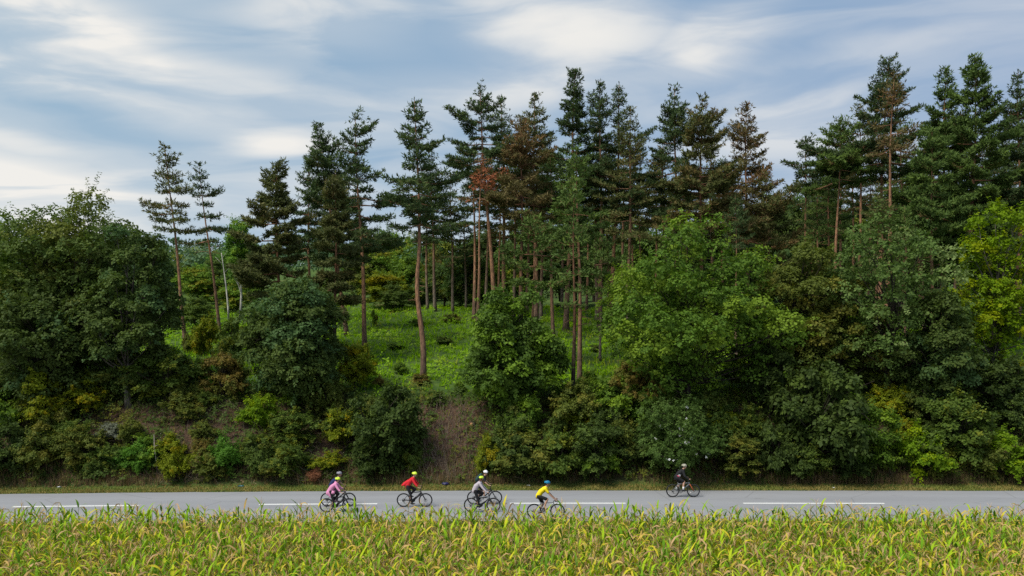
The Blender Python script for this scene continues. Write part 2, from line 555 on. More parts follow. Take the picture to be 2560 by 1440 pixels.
# road
m, nt, out = new_mat('worn_asphalt')
lng = noise(nt, 0.35, 5, .6, stretch=(.12, 1.6, 1)); pat = noise(nt, 0.5, 4, .6); grit = noise(nt, 60.0, 3, .7)
colr = mixc(nt, ramp(nt, lng, .3, .7), (.275, .280, .298), (.312, .318, .335))
colr = mixc(nt, ramp(nt, pat, .52, .75), colr, (.285, .287, .295))
colr = mixc(nt, mth(nt, 'MULTIPLY', grit, .3), colr, (.22, .224, .235))
trk = mth(nt, 'POWER', mth(nt, 'ABSOLUTE', mth(nt, 'SINE', mth(nt, 'MULTIPLY', attr(nt, 'across'), 1.86))), 2.0)      # two wheel tracks in each lane
colr = mixc(nt, mth(nt, 'MULTIPLY', mth(nt, 'MULTIPLY', trk, ramp(nt, noise(nt, .5, 4, .6, stretch=(.3, 1, 1)), .25, .7)), .34), colr, (.225, .228, .24))
sp_ = noise(nt, 1.1, 6, .7, stretch=(.45, 1, 1))
colr = mixc(nt, mth(nt, 'MULTIPLY', ramp(nt, sp_, .60, .70), .4), colr, (.20, .20, .208))
edg = ramp(nt, mth(nt, 'ADD', mth(nt, 'ABSOLUTE', attr(nt, 'across')), mth(nt, 'MULTIPLY', noise(nt, 2.5, 4), .5)), 3.35, 3.65)
colr = mixc(nt, mth(nt, 'MULTIPLY', edg, .6), colr, (.26, .235, .19))
tcn = nt.nodes.new('ShaderNodeTexCoord')
vor = nt.nodes.new('ShaderNodeTexVoronoi'); vor.feature = 'DISTANCE_TO_EDGE'; vor.inputs['Scale'].default_value = 0.28
mpc = nt.nodes.new('ShaderNodeMapping'); mpc.inputs['Scale'].default_value = (0.6, 1.3, 1)
nt.links.new(tcn.outputs['Object'], mpc.inputs[0]); nt.links.new(mpc.outputs[0], vor.inputs['Vector'])
crk = ramp(nt, vor.outputs['Distance'], 0.0, 0.012)
colr = mixc(nt, mth(nt, 'MULTIPLY', mth(nt, 'SUBTRACT', 1.0, crk), .35), colr, (.13, .13, .135))
pb = nt.nodes.new('ShaderNodeBsdfPrincipled'); pb.inputs['Roughness'].default_value = 0.82; pb.inputs['Specular IOR Level'].default_value = 0.3
bpn = nt.nodes.new('ShaderNodeBump'); bpn.inputs['Strength'].default_value = 0.25; bpn.inputs['Distance'].default_value = 0.01
nt.links.new(grit, bpn.inputs['Height']); nt.links.new(bpn.outputs[0], pb.inputs['Normal'])
nt.links.new(colr, pb.inputs['Base Color']); nt.links.new(pb.outputs[0], out.inputs[0])
ROAD_Z = 0.035
rx = np.linspace(-160, 160, 641)
e1 = 0.05 * wob(rx, rx * 0, 1.7, 1.0) + 0.03 * wob(rx, rx * 0, .5, 3.0)
rows = [(-3.75, -.06), (-3.72, ROAD_Z - .01), (-3.6, ROAD_Z), (-2.7, ROAD_Z), (-1.8, ROAD_Z), (0, ROAD_Z), (1.7, ROAD_Z), (2.6, ROAD_Z), (3.24, ROAD_Z), (3.32, ROAD_Z - .01), (3.36, -.06)]
rv = []
for o_, z_ in rows:
    rv.append(np.stack([rx, yc(rx) + o_ + (e1 if abs(o_) > 3.2 else 0), np.full_like(rx, z_)], -1))
nr = len(rx)
a_, b_ = np.meshgrid(np.arange(nr - 1), np.arange(len(rows) - 1))
q = (b_ * nr + a_).ravel()
road = mobj('road', np_mesh('road', np.vstack(rv), [np.stack([q, q + 1, q + nr + 1, q + nr], -1)], {'across': ('POINT', np.repeat([r_[0] for r_ in rows], nr))}, True), m)
tag(road, kind='structure')

# dashes of the centre line
m, nt, out = new_mat('road_paint')
w1 = noise(nt, 22.0, 5, .7)
pb = nt.nodes.new('ShaderNodeBsdfPrincipled'); pb.inputs['Roughness'].default_value = .7
nt.links.new(mixc(nt, ramp(nt, w1, .32, .52), (.44, .44, .44), (.76, .76, .74)), pb.inputs['Base Color']); nt.links.new(pb.outputs[0], out.inputs[0])
for (u0, u1) in ((-560, -245), (52, 355), (650, 943), (1275, 1565), (1860, 2213), (2620, 2920)):
    x0, x1 = wx(u0, 42.8), wx(u1, 42.8)
    xs = np.linspace(x0, x1, 16)
    c = yc(xs) - 0.05
    V = np.vstack([np.stack([xs, c - .115, np.full_like(xs, ROAD_Z + .004)], -1), np.stack([xs, c + .115, np.full_like(xs, ROAD_Z + .004)], -1)])
    k = np.arange(15)
    mobj('lane_marking', np_mesh('lane_marking', V, [np.stack([k, k + 1, k + 17, k + 16], -1)]), m, road)

# ------------------------------------------------------------------ foliage generators
def frames(n, rng):
    n = n / (np.linalg.norm(n, axis=1)[:, None] + 1e-9)
    r = rng.normal(size=n.shape)
    t = np.cross(n, r); t /= np.linalg.norm(t, axis=1)[:, None] + 1e-9
    return n, t, np.cross(n, t)


def sprays(C, N, S, rng, nleaf=5, width=0.30, rise=(-.35, .55)):
    """leaf rosettes: nleaf folded kite leaves at each centre, each with a normal and a size"""
    k = len(C)
    n, t, b = frames(N, rng)
    az_ = (np.arange(nleaf)[None] * 2 * math.pi / nleaf + rng.uniform(-.5, .5, (k, nleaf)))
    ele = rng.uniform(rise[0], rise[1], (k, nleaf))
    L = rng.uniform(.75, 1.15, (k, nleaf)) * S[:, None]
    d = (np.cos(ele) * np.cos(az_))[..., None] * t[:, None] + (np.cos(ele) * np.sin(az_))[..., None] * b[:, None] + np.sin(ele)[..., None] * n[:, None]
    sd = (-np.sin(az_))[..., None] * t[:, None] + np.cos(az_)[..., None] * b[:, None]
    sd = sd + n[:, None] * rng.uniform(-.6, .6, (k, nleaf, 1))
    base = C[:, None] + d * (0.12 * L)[..., None]
    midp = base + d * (0.55 * L)[..., None]
    tip = base + d * L[..., None] - n[:, None] * (0.12 * L)[..., None]
    w = (width * L)[..., None] * sd
    V = np.stack([base, midp + w, tip, midp - w], 2).reshape(-1, 3)
    Q = np.arange(k * nleaf * 4).reshape(-1, 4)
    rnd = np.clip(rng.normal(.5, .25, k * nleaf), 0, 1)
    return V, Q, rnd


def clump_points(c, r, n, rng, shell=.55, low=-.35):
    d = rng.normal(size=(n * 2, 3)); d /= np.linalg.norm(d, axis=1)[:, None]
    d = d[d[:, 2] > low][:n]
    rad = shell + (1 - shell) * rng.random(len(d)) ** .6
    rad *= 1 + .22 * np.sin(d[:, 0] * 5 + c[0] * 3) * np.cos(d[:, 2] * 6 + c[1] * 2)
    return c + d * rad[:, None] * r, d


def broadleaf(seed, H, Rw, cb=.25, ncl=60, per=110, leaf=.17, lean=0.0, rcl=(.2, .3), bottom=.55, trunk_r=None, stems=1, flat=.8, open_=0.0, nleaf=4, width=.32, limbs=True, shoots=3.0, sep=.88, shell=.55):
    """returns (wood mesh, crown mesh); origin at the foot"""
    rng = np.random.default_rng(seed)
    wood = MB()
    zc = H * (cb + (1 - cb) * bottom * .8)            # crown centre
    up, dn = H - zc, zc - H * cb
    tr = trunk_r or max(.03, H * .017)
    cs = []
    ph = rng.uniform(0, 6.28, 4)
    tries = 0
    while len(cs) < ncl and tries < ncl * 30:
        tries += 1
        d = rng.normal(size=3); d /= np.linalg.norm(d)
        rr = rng.random() ** (.36 - .1 * open_)
        lob = 1 + .2 * math.sin(3 * math.atan2(d[1], d[0]) + ph[0]) + .14 * math.sin(5 * d[2] + ph[1]) + .12 * math.sin(4 * d[0] + ph[2])
        rc = Rw * rng.uniform(*rcl)
        e = max(.25, min(rr * lob, 1.1))
        p = np.array([d[0] * (Rw - rc) * e, d[1] * (Rw - rc) * e, zc + d[2] * ((up if d[2] > 0 else dn) - rc * .6) * min(e, 1.04)])
        if any(np.linalg.norm(p - c0) < sep * min(rc, r0) * (1.0 + open_) for c0, r0 in cs):
            continue
        cs.append((p, rc))
    # stems and limbs
    foot = []
    for s in range(stems):
        a = rng.uniform(0, 6.28)
        top = np.array([math.cos(a) * Rw * .25 * (stems > 1) + lean * .6, math.sin(a) * Rw * .25 * (stems > 1), zc + up * .35])
        tt = np.linspace(0, 1, 8)
        pts = np.stack([top[0] * tt ** 1.3 + .06 * H * .3 * np.sin(tt * 5 + ph[3]), top[1] * tt + .04 * H * .3 * np.sin(tt * 4 + ph[2]), top[2] * tt - .3 * (tt == 0)], -1)
        pts -= pts[0] * np.array([1, 1, 0])
        wood.tube(pts, tr * (1 - .72 * tt) / math.sqrt(stems) * np.where(tt == 0, 1.35, 1), 7)
        foot.append(pts)
    if limbs:
        for (p, rc) in cs:
            st = foot[rng.integers(len(foot))]
            hfrac = np.clip((p[2] / (zc + up * .35)) * rng.uniform(.45, .75), .15, .95)
            i = hfrac * 7; i0 = int(min(6, i)); a0 = st[i0] + (st[i0 + 1] - st[i0]) * (i - i0)
            mid = a0 * .45 + p * .55 + np.array([0, 0, -.06 * np.linalg.norm(p - a0)]) + rng.normal(size=3) * .05 * Rw
            t3 = np.linspace(0, 1, 5)[:, None]
            pts = (1 - t3) ** 2 * a0 + 2 * t3 * (1 - t3) * mid + t3 ** 2 * p
            r0 = tr * .42 * (1 - .5 * hfrac) / math.sqrt(stems) + .008
            wood.tube(pts, np.linspace(r0, .012, 5), 4, False)
            for k in range(2):
                q0 = pts[3] + (pts[4] - pts[3]) * rng.random()
                q1 = p + rng.normal(size=3) * rc * .5
                wood.tube([q0, (q0 + q1) / 2 + rng.normal(size=3) * .05, q1], [.02, .013, .006], 3, False)
    # leaves
    PV, PN, PS, PC = [], [], [], []
    for (p, rc) in cs:
        p = p + np.array([lean, 0, 0]) * (p[2] / H)
        n = max(6, int(per * (rc / (Rw * .25)) ** 1.6 * rng.uniform(.75, 1.25)))
        pt, d = clump_points(p, np.array([rc, rc, rc * flat]), n, rng, shell)
        nin = int(n * .12)
        pin = p + rng.normal(size=(nin, 3)) * rc * .4
        pt = np.vstack([pt, pin]); d = np.vstack([d, rng.normal(size=(nin, 3))])
        PV.append(pt); PN.append(d * .7 + np.array([0, 0, .55]) + rng.normal(size=d.shape) * .35)
        PS.append(np.full(len(pt), leaf) * rng.uniform(.8, 1.2, len(pt))); PC.append(np.full(len(pt), rng.random()))
    cen = np.array([lean * .6, 0, zc])
    for _ in range(int(ncl * shoots)):              # shoots that stick out of the crown and roughen its outline
        p, rc = cs[rng.integers(len(cs))]
        o_ = p - cen; o_ = o_ / (np.linalg.norm(o_) + 1e-6) + rng.normal(size=3) * .45 + np.array([0, 0, .45]); o_ /= np.linalg.norm(o_)
        L = rc * rng.uniform(.35, .95) + leaf
        tt = np.linspace(.15, 1, max(3, int(L / leaf * 1.3)))[:, None]
        base_ = p + o_ * rc * .72 + np.array([lean, 0, 0]) * (p[2] / H)
        pp = base_ + o_ * L * tt + np.array([0, 0, -.15]) * L * tt ** 2
        PV.append(pp); PN.append(np.repeat(o_[None] * .6 + np.array([[0, 0, .4]]), len(pp), 0) + rng.normal(size=pp.shape) * .3)
        PS.append(leaf * (1.05 - .35 * tt[:, 0])); PC.append(np.full(len(pp), rng.random()))
    C, N, S, K = np.vstack(PV), np.vstack(PN), np.concatenate(PS), np.concatenate(PC)
    V, Q, rnd = sprays(C, N, S, rng, nleaf, width)
    K = np.clip(np.repeat(K, nleaf) + rng.normal(0, .06, len(rnd)), 0, 1)
    crown = np_mesh('crown', V, [Q], {'rnd': ('FACE', rnd), 'clm': ('FACE', K)})
    return wood.mesh('trunk', True), crown


def tufts(C, A, S, rng, nn=8):
    """needle tufts: thin triangles fanned round an axis"""
    k = len(C)
    n, t, b = frames(A, rng)
    az_ = rng.uniform(0, 2 * math.pi, (k, nn)); op = rng.uniform(.25, 1.35, (k, nn))
    L = S[:, None] * rng.uniform(.7, 1.15, (k, nn))
    d = (np.sin(op) * np.cos(az_))[..., None] * t[:, None] + (np.sin(op) * np.sin(az_))[..., None] * b[:, None] + np.cos(op)[..., None] * n[:, None]
    sd = (-np.sin(az_))[..., None] * t[:, None] + np.cos(az_)[..., None] * b[:, None]
    base = C[:, None] - d * (.1 * L)[..., None]
    w = (.19 * L)[..., None] * sd
    midp = base + d * (.55 * L)[..., None]
    V = np.stack([base, midp + w, base + d * (1.1 * L)[..., None]], 2)
    V[:, :, 0] -= w * .6
    return V.reshape(-1, 3), np.arange(k * nn * 3).reshape(-1, 3), np.clip(rng.normal(.5, .25, k * nn), 0, 1)


def pine(seed, H, cbase, Rw, dens=1.0, lean=0.0, kink=0.0, top=.45, tuft=.36, droop=0.0, pads=True, dead=6, r0=None, bald=0.0, nn=4, one_sided=0.0):
    """Scots pine: bare trunk below cbase*H, tiers of branches with needle pads above; origin at the foot"""
    rng = np.random.default_rng(seed)
    wood = MB()
    tr = r0 or .0112 * H + .01
    n = 22
    t = np.linspace(0, 1, n)
    ph = rng.uniform(0, 6.28, 3)
    axx = lean * t + .012 * H * np.sin(t * 5.5 + ph[0]) * t * (1 - t) * 2 + kink * np.sin(np.clip(t / .45, 0, 1) * math.pi * 2) * .5
    axy = .012 * H * np.sin(t * 4.7 + ph[1]) * t * 2 * (1 - t)
    P = np.stack([axx - axx[0], axy - axy[0], t * H - .35 * (t == 0)], -1)
    rad = tr * (1 - .93 * t ** .85) * np.where(t < .02, 1.35, 1.0)
    wood.tube(P, np.maximum(rad, .012), 8)

    def at(f):
        i = min(n - 1.001, f * (n - 1)); k = int(i)
        return P[k] + (P[k + 1] - P[k]) * (i - k)

    TC, TA, TS, TK = [], [], [], []
    z = cbase * H
    step = .92
    while z < H - .15:
        f = (z - cbase * H) / (H * (1 - cbase))         # 0 at the crown's foot, 1 at the tip
        prof = (1 - f) ** .78 * (.82 + .18 * min(1, f / .12)) * (1 + .22 * math.sin(f * 17 + ph[2])) + .035
        nb = rng.integers(4, 7) if f < .85 else rng.integers(3, 5)
        a0 = rng.uniform(0, 6.28)
        tier = rng.random()
        for i in range(nb):
            if rng.random() < .10 + bald * (1 - f): continue
            a = a0 + i * 6.28 / nb + rng.uniform(-.45, .45)
            L = Rw * prof * (rng.uniform(.45, 1.1) if rng.random() < .85 else rng.uniform(1.1, 1.4)) * (1 + .2 * math.sin(2 * a + f * 9 + ph[0]))
            if one_sided: L *= 1 + one_sided * math.cos(a)
            if L < .18: L = .18
            ea = R(-7 - droop * 30) * (1 - f) + R(46) * f ** 2.0 + rng.uniform(-.14, .14)
            base = at((z + rng.uniform(-.15, .15)) / H)
            hd = np.array([math.cos(a), math.sin(a), 0])
            tt = np.linspace(0, 1, 6)
            curve = np.outer(tt * L * math.cos(ea), hd) + np.outer(tt * L * math.sin(ea) + (.10 - droop * .5) * L * tt ** 2 - .06 * L * np.sin(tt * math.pi), [0, 0, 1])
            pts = base + curve
            br = max(.012, .017 * L + .004)
            wood.tube(pts[[0, 2, 4, 5]], np.linspace(br, .007, 4), 4, False)
            start = .30 if f < .6 else .12
            m_ = max(2, int(L / .30 * dens))
            for s in np.linspace(start, 1.0, m_):
                k = min(4.999, s * 5); k0 = int(k)
                q = pts[k0] + (pts[k0 + 1] - pts[k0]) * (k - k0)
                dirb = pts[k0 + 1] - pts[k0]; dirb = dirb / np.linalg.norm(dirb)
                side = np.cross(dirb, [0, 0, 1]); side /= np.linalg.norm(side) + 1e-9
                for sg in (-1, 1):
                    tl = (.46 * L * (1.08 - s) + .2) * rng.uniform(.6, 1.2)
                    dd = dirb * .62 + side * sg * .75 + np.array([0, 0, rng.uniform(-.12, .14)])
                    dd /= np.linalg.norm(dd)
                    cnt = max(1, int(tl / .20 * dens + rng.random()))
                    e = q + dd * tl
                    if tl > .5: wood.tube([q, e], [.009, .005], 3, False)
                    for w in np.linspace(.35 if cnt > 1 else 1, 1, cnt):
                        TC.append(q + dd * tl * w + rng.normal(size=3) * .07)
                        TA.append(dd * .8 + np.array([0, 0, .35]) + rng.normal(size=3) * .3)
                        TS.append(tuft * rng.uniform(.8, 1.15)); TK.append(tier * .5 + rng.random() * .5)
                TC.append(q + np.array([0, 0, .03])); TA.append(dirb + np.array([0, 0, .6])); TS.append(tuft); TK.append(tier * .5 + rng.random() * .5)
        z += step * rng.uniform(.75, 1.3) * (1.0 - .35 * f)
    for f in np.linspace(.90, 1.0, 5):
        TC.append(at(min(f, .999))); TA.append(np.array([0, 0, 1.0]) + rng.normal(size=3) * .2); TS.append(tuft * .9); TK.append(.5)
    # dead stubs and bare branches below the crown
    for i in range(dead):
        f = rng.uniform(.35, 1.02) * cbase
        a = rng.uniform(0, 6.28); L = rng.uniform(.3, 1.6) * (1 if f > cbase * .7 else .5)
        b_ = at(f); e = b_ + np.array([math.cos(a) * L, math.sin(a) * L, L * rng.uniform(-.25, .25)])
        mdl = (b_ + e) / 2 + np.array([0, 0, .08 * L])
        wood.tube([b_, mdl, e], [.028, .02, .008], 4, False)
        if L > .8:
            e2 = mdl + np.array([math.cos(a + .7), math.sin(a + .7), .1]) * L * .4
            wood.tube([mdl, e2], [.014, .006], 3, False)
    V, T, rnd = tufts(np.array(TC), np.array(TA), np.array(TS), rng, nn)
    K = np.repeat(np.array(TK), nn)
    crown = np_mesh('crown', V, [T], {'rnd': ('FACE', rnd), 'clm': ('FACE', K)})
    return wood.mesh('trunk', True), crown


def plant_tree(name, meshes, leafm, barkm, loc, label, cat, group=None, rz=0.0, sc=(1, 1, 1), parts=('trunk', 'crown')):
    r = empty(name, loc, rz)
    r.scale = sc
    mobj(parts[0], meshes[0], M[barkm], r)
    mobj(parts[1], meshes[1], M[leafm], r)
    return tag(r, label, cat, group)


# ------------------------------------------------------------------ pines, each where its trunk stands
G1 = 'pines standing above the clearing'
PINES = [
    # label, foot column, distance, top column, top row, row of the crown's foot, half width, density, needles, bark, extras
    ('tall thin pine, first of the two standing alone above the left trees', 466, 70, 412, 366, 575, 56, .9, 'pine_olive', 'pine_bark', dict(bald=.12, dead=5)),
    ('shorter leaning thin pine, second of the two standing alone above the left trees', 552, 75, 497, 414, 600, 52, .85, 'pine_dark', 'pine_bark', dict(bald=.2, dead=14, one_sided=-.25)),
    ('broad bushy pine next to the white-trunked birch', 702, 68, 690, 408, 730, 98, 1.6, 'pine_olive', 'pine_bark_dark', dict(one_sided=-.1)),
    ('slim pine with a small crown behind the leaning-topped pine', 775, 86, 772, 398, 640, 50, 1.1, 'pine_dark', 'pine_bark', {}),
    ('pine whose narrow top leans left beside the long-armed pine', 868, 79, 790, 308, 640, 84, 1.35, 'pine_dark', 'pine_bark', dict(one_sided=.15)),
    ('dark pine with a dense crown hanging low behind the dark oak', 838, 64, 838, 432, 780, 80, 1.75, 'pine_olive', 'pine_bark_dark', {}),
    ('tall pine with a long arm reaching toward the lone clearing pine', 912, 71, 888, 285, 610, 82, 1.0, 'pine_dark', 'pine_bark', dict(bald=.12, dead=14, one_sided=.2)),
    ('lone tall pine with a kinked bare trunk in the middle of the clearing', 1057, 58, 1036, 248, 560, 80, 1.1, 'pine_dark', 'pine_bark', dict(kink=.32, dead=16, bald=.08)),
    ('slim straight pine just behind the lone clearing pine', 1088, 93, 1073, 372, 590, 50, 1.0, 'pine_dark', 'pine_bark_pale', dict(dead=8)),
    ('thin pine squeezed between the lone clearing pine and its slim neighbour', 1069, 95, 1064, 430, 600, 38, .9, 'pine_dark', 'pine_bark_pale', dict(dead=8)),
    ('spindly pale-trunked pine with a sparse grey crown right of the lone pine', 1132, 93, 1126, 432, 660, 34, .7, 'pine_olive', 'pine_bark_pale', dict(bald=.25, dead=12)),
    ('spindly pine with a pointed small crown before the reddish pine', 1165, 96, 1160, 470, 650, 36, .85, 'pine_dark', 'pine_bark_pale', dict(dead=10)),
    ('tall dark pine rising behind the red-needled pine', 1238, 82, 1199, 214, 430, 80, 1.15, 'pine_dark', 'pine_bark', dict(dead=8)),
    ('dying pine with rust-red needles halfway up the stand', 1192, 78, 1205, 392, 495, 50, .75, 'pine_red', 'pine_bark', dict(dead=10, bald=.2)),
    ('thin pine with a feathery top between two darker tops', 1262, 90, 1253, 240, 520, 52, .8, 'pine_dark', 'pine_bark', {}),
    ('large half-brown pine in the left half of the stand', 1304, 74, 1301, 300, 560, 92, 1.15, 'pine_brown', 'pine_bark_dark', {}),
    ('pine with an olive top behind the half-brown pine', 1340, 84, 1336, 238, 500, 70, 1.1, 'pine_olive', 'pine_bark', {}),
    ('dense dark pine with the highest pointed top of the middle stand', 1415, 80, 1438, 178, 520, 72, 1.35, 'pine_dark', 'pine_bark', dict(one_sided=.05)),
    ('fresh green pine in front of the highest middle pine', 1450, 58, 1442, 368, 590, 74, 1.05, 'pine_green', 'pine_bark', dict(dead=12)),
    ('dark-footed pine at the edge of the bank behind the pale-topped tree', 1432, 53.6, 1436, 470, 760, 52, .6, 'pine_green', 'pine_bark_dark', dict(dead=14, bald=.2)),
    ('open dark pine, left one of the twin tops beside the highest middle pine', 1500, 79, 1500, 202, 540, 60, 1.15, 'pine_dark', 'pine_bark', dict(bald=.1)),
    ('open dark pine whose twin top points sideways like an arrow', 1530, 80, 1548, 208, 540, 62, 1.0, 'pine_dark', 'pine_bark', dict(bald=.1)),
    ('sparse light-crowned pine right of the twin tops', 1567, 76, 1577, 270, 580, 62, .8, 'pine_olive', 'pine_bark_pale', dict(bald=.15)),
    ('low green pine with spreading lower branches in front of the orange trunks', 1330, 63, 1335, 535, 700, 84, .95, 'pine_green', 'pine_bark', dict(dead=10)),
    ('small pine with flat green tiers beside the big oak', 1500, 66, 1505, 600, 720, 62, 1.1, 'pine_green', 'pine_bark_pale', dict(dead=8)),
    ('dark tiered pine rising left behind the big brownish pine', 1690, 77, 1687, 215, 560, 80, 1.2, 'pine_dark', 'pine_bark', {}),
    ('big dense brownish pine behind the big oak', 1748, 69, 1756, 248, 600, 100, 1.3, 'pine_brownish', 'pine_bark_dark', {}),
    ('pointed reddish-brown pine with sky on both sides', 1868, 80, 1865, 264, 600, 84, 1.0, 'pine_brown', 'pine_bark', dict(bald=.1)),
    ('low brownish pine with spreading skirt below the pointed reddish one', 1925, 72, 1915, 440, 680, 92, 1.2, 'pine_brownish', 'pine_bark', {}),
    ('small dark pine at the right side of the sky gap', 2018, 84, 2012, 343, 465, 50, 1.1, 'pine_dark', 'pine_bark_pale', dict(dead=8)),
    ('mid-green pine between the sky gap and the tall right group', 2088, 76, 2100, 300, 450, 78, 1.2, 'pine_green', 'pine_bark', dict(dead=12)),
    ('pine with a thin grey-green top left of the brown-topped dead pine', 2150, 88, 2150, 262, 445, 66, .9, 'pine_olive', 'pine_bark', {}),
    ('tall pine with a feathery top behind the dead brown pine', 2192, 76, 2222, 148, 430, 96, 1.15, 'pine_dark', 'pine_bark', dict(dead=12)),
    ('dead brown pine with a long bare orange trunk', 2208, 67, 2236, 190, 370, 64, .75, 'pine_brown', 'pine_bark', dict(bald=.2, dead=24)),
    ('dense green pine, left top of the big right-hand crown', 2350, 72, 2366, 172, 640, 92, 1.5, 'pine_green', 'pine_bark', {}),
    ('biggest dense green pine with its top bent right', 2415, 67, 2440, 145, 650, 112, 1.6, 'pine_green', 'pine_bark_dark', dict(one_sided=.1)),
    ('lower green pine filling below the biggest dense pine', 2330, 62, 2330, 330, 570, 90, 1.5, 'pine_green', 'pine_bark', {}),
    ('dark pine cut by the right edge of the picture', 2545, 76, 2545, 178, 560, 70, 1.2, 'pine_dark', 'pine_bark', {}),
    ('very dark pine with black-green crown at the right edge', 2590, 66, 2585, 290, 540, 74, 1.4, 'pine_dark', 'pine_bark_pale', {}),
]
for i, (lab, u0, d, u1, v1, vcb, hw, dens, lm, bm, ex) in enumerate(PINES):
    x0 = wx(u0, d); z0 = gz(x0, d)
    H = wz(v1, d) - z0
    cb = (wz(vcb, d) - z0) / H
    meshes = pine(100 + i, H, max(.05, cb), hw / FPX * d * 1.30, dens * 1.14, wx(u1, d) - x0, **ex)
    plant_tree('pine_tree', meshes, lm, bm, (x0, d, z0), lab, 'pine tree', G1)

BEHIND = [(1225, 'the red-needled pine'), (1275, 'the tall dark pine by the red one'), (1330, 'the large half-brown pine'), (1375, 'the olive-topped pine'), (1425, 'the highest middle pine'), (1475, 'the fresh green pine'),
          (1515, 'the left twin top'), (1556, 'the arrow-topped pine'), (1620, 'the sparse light-crowned pine'), (1720, 'the dark tiered pine'), (1800, 'the big brownish pine'), (1900, 'the pointed reddish pine'),
          (1990, 'the low brownish pine'), (2055, 'the small dark pine'), (2120, 'the mid-green pine'), (2180, 'the thin grey-green top'), (2280, 'the dead brown pine'), (2350, 'the left top of the big crown'),
          (2470, 'the biggest dense pine'), (2560, 'the right-edge pine'), (9999, 'the very dark edge pine')]


def behind(u):
    return next(t for lim, t in BEHIND if u < lim)


# pines deeper in the stand, seen as trunks and gaps between the front ones: copies of a few kinds
deep = [pine(300 + k, 21.0, cb_, 3.0, 1.0, lean_, dead=10) for k, (cb_, lean_) in enumerate(((.55, .4), (.62, -.5), (.50, .2), (.68, .6), (.58, -.2)))]
rng = np.random.default_rng(77)
G2 = 'pine trunks deep inside the stand'
DEEP = [(1185, 88), (1215, 92), (1248, 96), (1283, 88), (1318, 94), (1352, 86), (1383, 76), (1405, 98), (1466, 95), (1492, 86), (1522, 84), (1558, 93), (1580, 97), (1603, 88),
        (1640, 96), (1665, 86), (1718, 98), (1780, 90), (1808, 84), (1842, 62), (2032, 96), (2048, 90), (2076, 80), (2104, 92), (2130, 98), (2186, 60), (2170, 94), (2246, 84), (2258, 90),
        (2266, 59), (2300, 92), (2312, 76), (2330, 98), (2384, 94), (2402, 71), (2448, 90), (2480, 98), (2510, 86), (2550, 94), (2600, 88), (2640, 80)]
for k, (u, d) in enumerate(DEEP):
    x = wx(u, d); z = gz(x, d)
    sc = rng.uniform(.78, .98) * (1.0 if u < 1900 else 1.08)
    if d < 70: sc *= .62
    if 1960 < u < 2060: sc *= .7
    near = d < 70
    lab = {1842: 'orange pine trunk seen through the gap under the big oak', 2186: 'short orange pine trunk seen under the grey-green tree', 2266: 'reddish pine trunk on the green slope between the dark bushes',
           2402: 'orange pine trunk beside the yellow-green maple', 2312: 'pine trunk seen through the crown of the grey-green tree', 1383: 'thick orange pine trunk behind the pale-topped tree'}.get(u)
    plant_tree('pine_tree', deep[k % 5], ['pine_dark', 'pine_green', 'pine_olive', 'pine_dark', 'pine_brownish'][int(rng.integers(5))], ['pine_bark', 'pine_bark_pale'][k % 2], (x, d, z),
               lab or '%s deep in the stand behind %s' % (('slender orange-trunked pine', 'slender pale-trunked pine')[k % 2], behind(u)), 'pine tree', G2, rng.uniform(0, 6.28), (sc, sc, sc * rng.uniform(.95, 1.1)))

# ------------------------------------------------------------------ broadleaved trees along the top of the bank
BROAD = [
    # label, column, distance, top row, half width, crown foot row, clumps, sprays per clump, leaf, leaves, bark, extras
    ('tree with a high rounded crown, tallest of the left-hand wood', 190, 56, 468, 175, 990, 100, 95, 'oak_deep', 'oak_bark', dict(rcl=(.2, .3))),
    ('tree cut by the left edge of the picture, lighter green at its top', 25, 58, 545, 165, 1000, 80, 95, 'oak_green', 'oak_bark', dict(rcl=(.2, .3))),
    ('dark tree with grey trunk and open lower limbs on the left bank', 322, 52.5, 560, 112, 960, 56, 90, 'oak_dark', 'grey_bark', dict(rcl=(.18, .27), open_=.5)),
    ('small dark tree under the two thin pines', 392, 57, 575, 52, 930, 26, 80, 'oak_dark', 'oak_bark', dict(rcl=(.25, .36))),
    ('dark low tree in front of the tallest left tree', 110, 52, 700, 150, 1050, 60, 95, 'oak_dark', 'oak_bark', dict(rcl=(.2, .3))),
    ('dark round oak leaning over the bank above the first riders', 744, 53, 700, 132, 1050, 84, 110, 'oak_dark', 'oak_bark', dict(rcl=(.19, .28), lean=-.4)),
    ('pale-topped tree in the middle between the clearing and the bank', 1275, 52.5, 716, 128, 1150, 76, 100, 'oak_mixed', 'oak_bark', dict(rcl=(.19, .28), bottom=.40)),
    ('biggest bright green oak, its rounded crown right of centre', 1725, 53, 548, 240, 1030, 112, 135, 'oak_fresh', 'oak_bark', dict(rcl=(.15, .23))),
    ('dull olive tree adjoining the biggest oak', 2000, 55, 590, 120, 960, 64, 90, 'olive', 'oak_bark', dict(rcl=(.2, .3), open_=.3)),
    ('grey-green open tree with forked dark limbs on the right', 2225, 53.5, 528, 165, 960, 74, 80, 'greygreen', 'oak_bark', dict(rcl=(.17, .26), open_=.8)),
    ('yellow-green maple at the right edge of the picture', 2490, 56, 508, 112, 940, 90, 60, 'maple_yellow', 'grey_bark', dict(rcl=(.15, .24), shoots=5.0)),
    ('dark tree below the yellow-green maple', 2350, 51.5, 740, 110, 1010, 44, 85, 'oak_dark', 'oak_bark', dict(rcl=(.2, .3), open_=.3)),
    ('narrow dark tree standing before the bright gap right of the biggest oak', 1925, 52, 830, 55, 1010, 22, 60, 'bush_dark', 'oak_bark', dict(rcl=(.26, .4), open_=.3)),
    ('tree with thin brown twiggy crown between olive and grey-green trees', 2110, 54, 690, 95, 960, 34, 50, 'olive', 'oak_bark', dict(rcl=(.2, .3), open_=.8)),
]
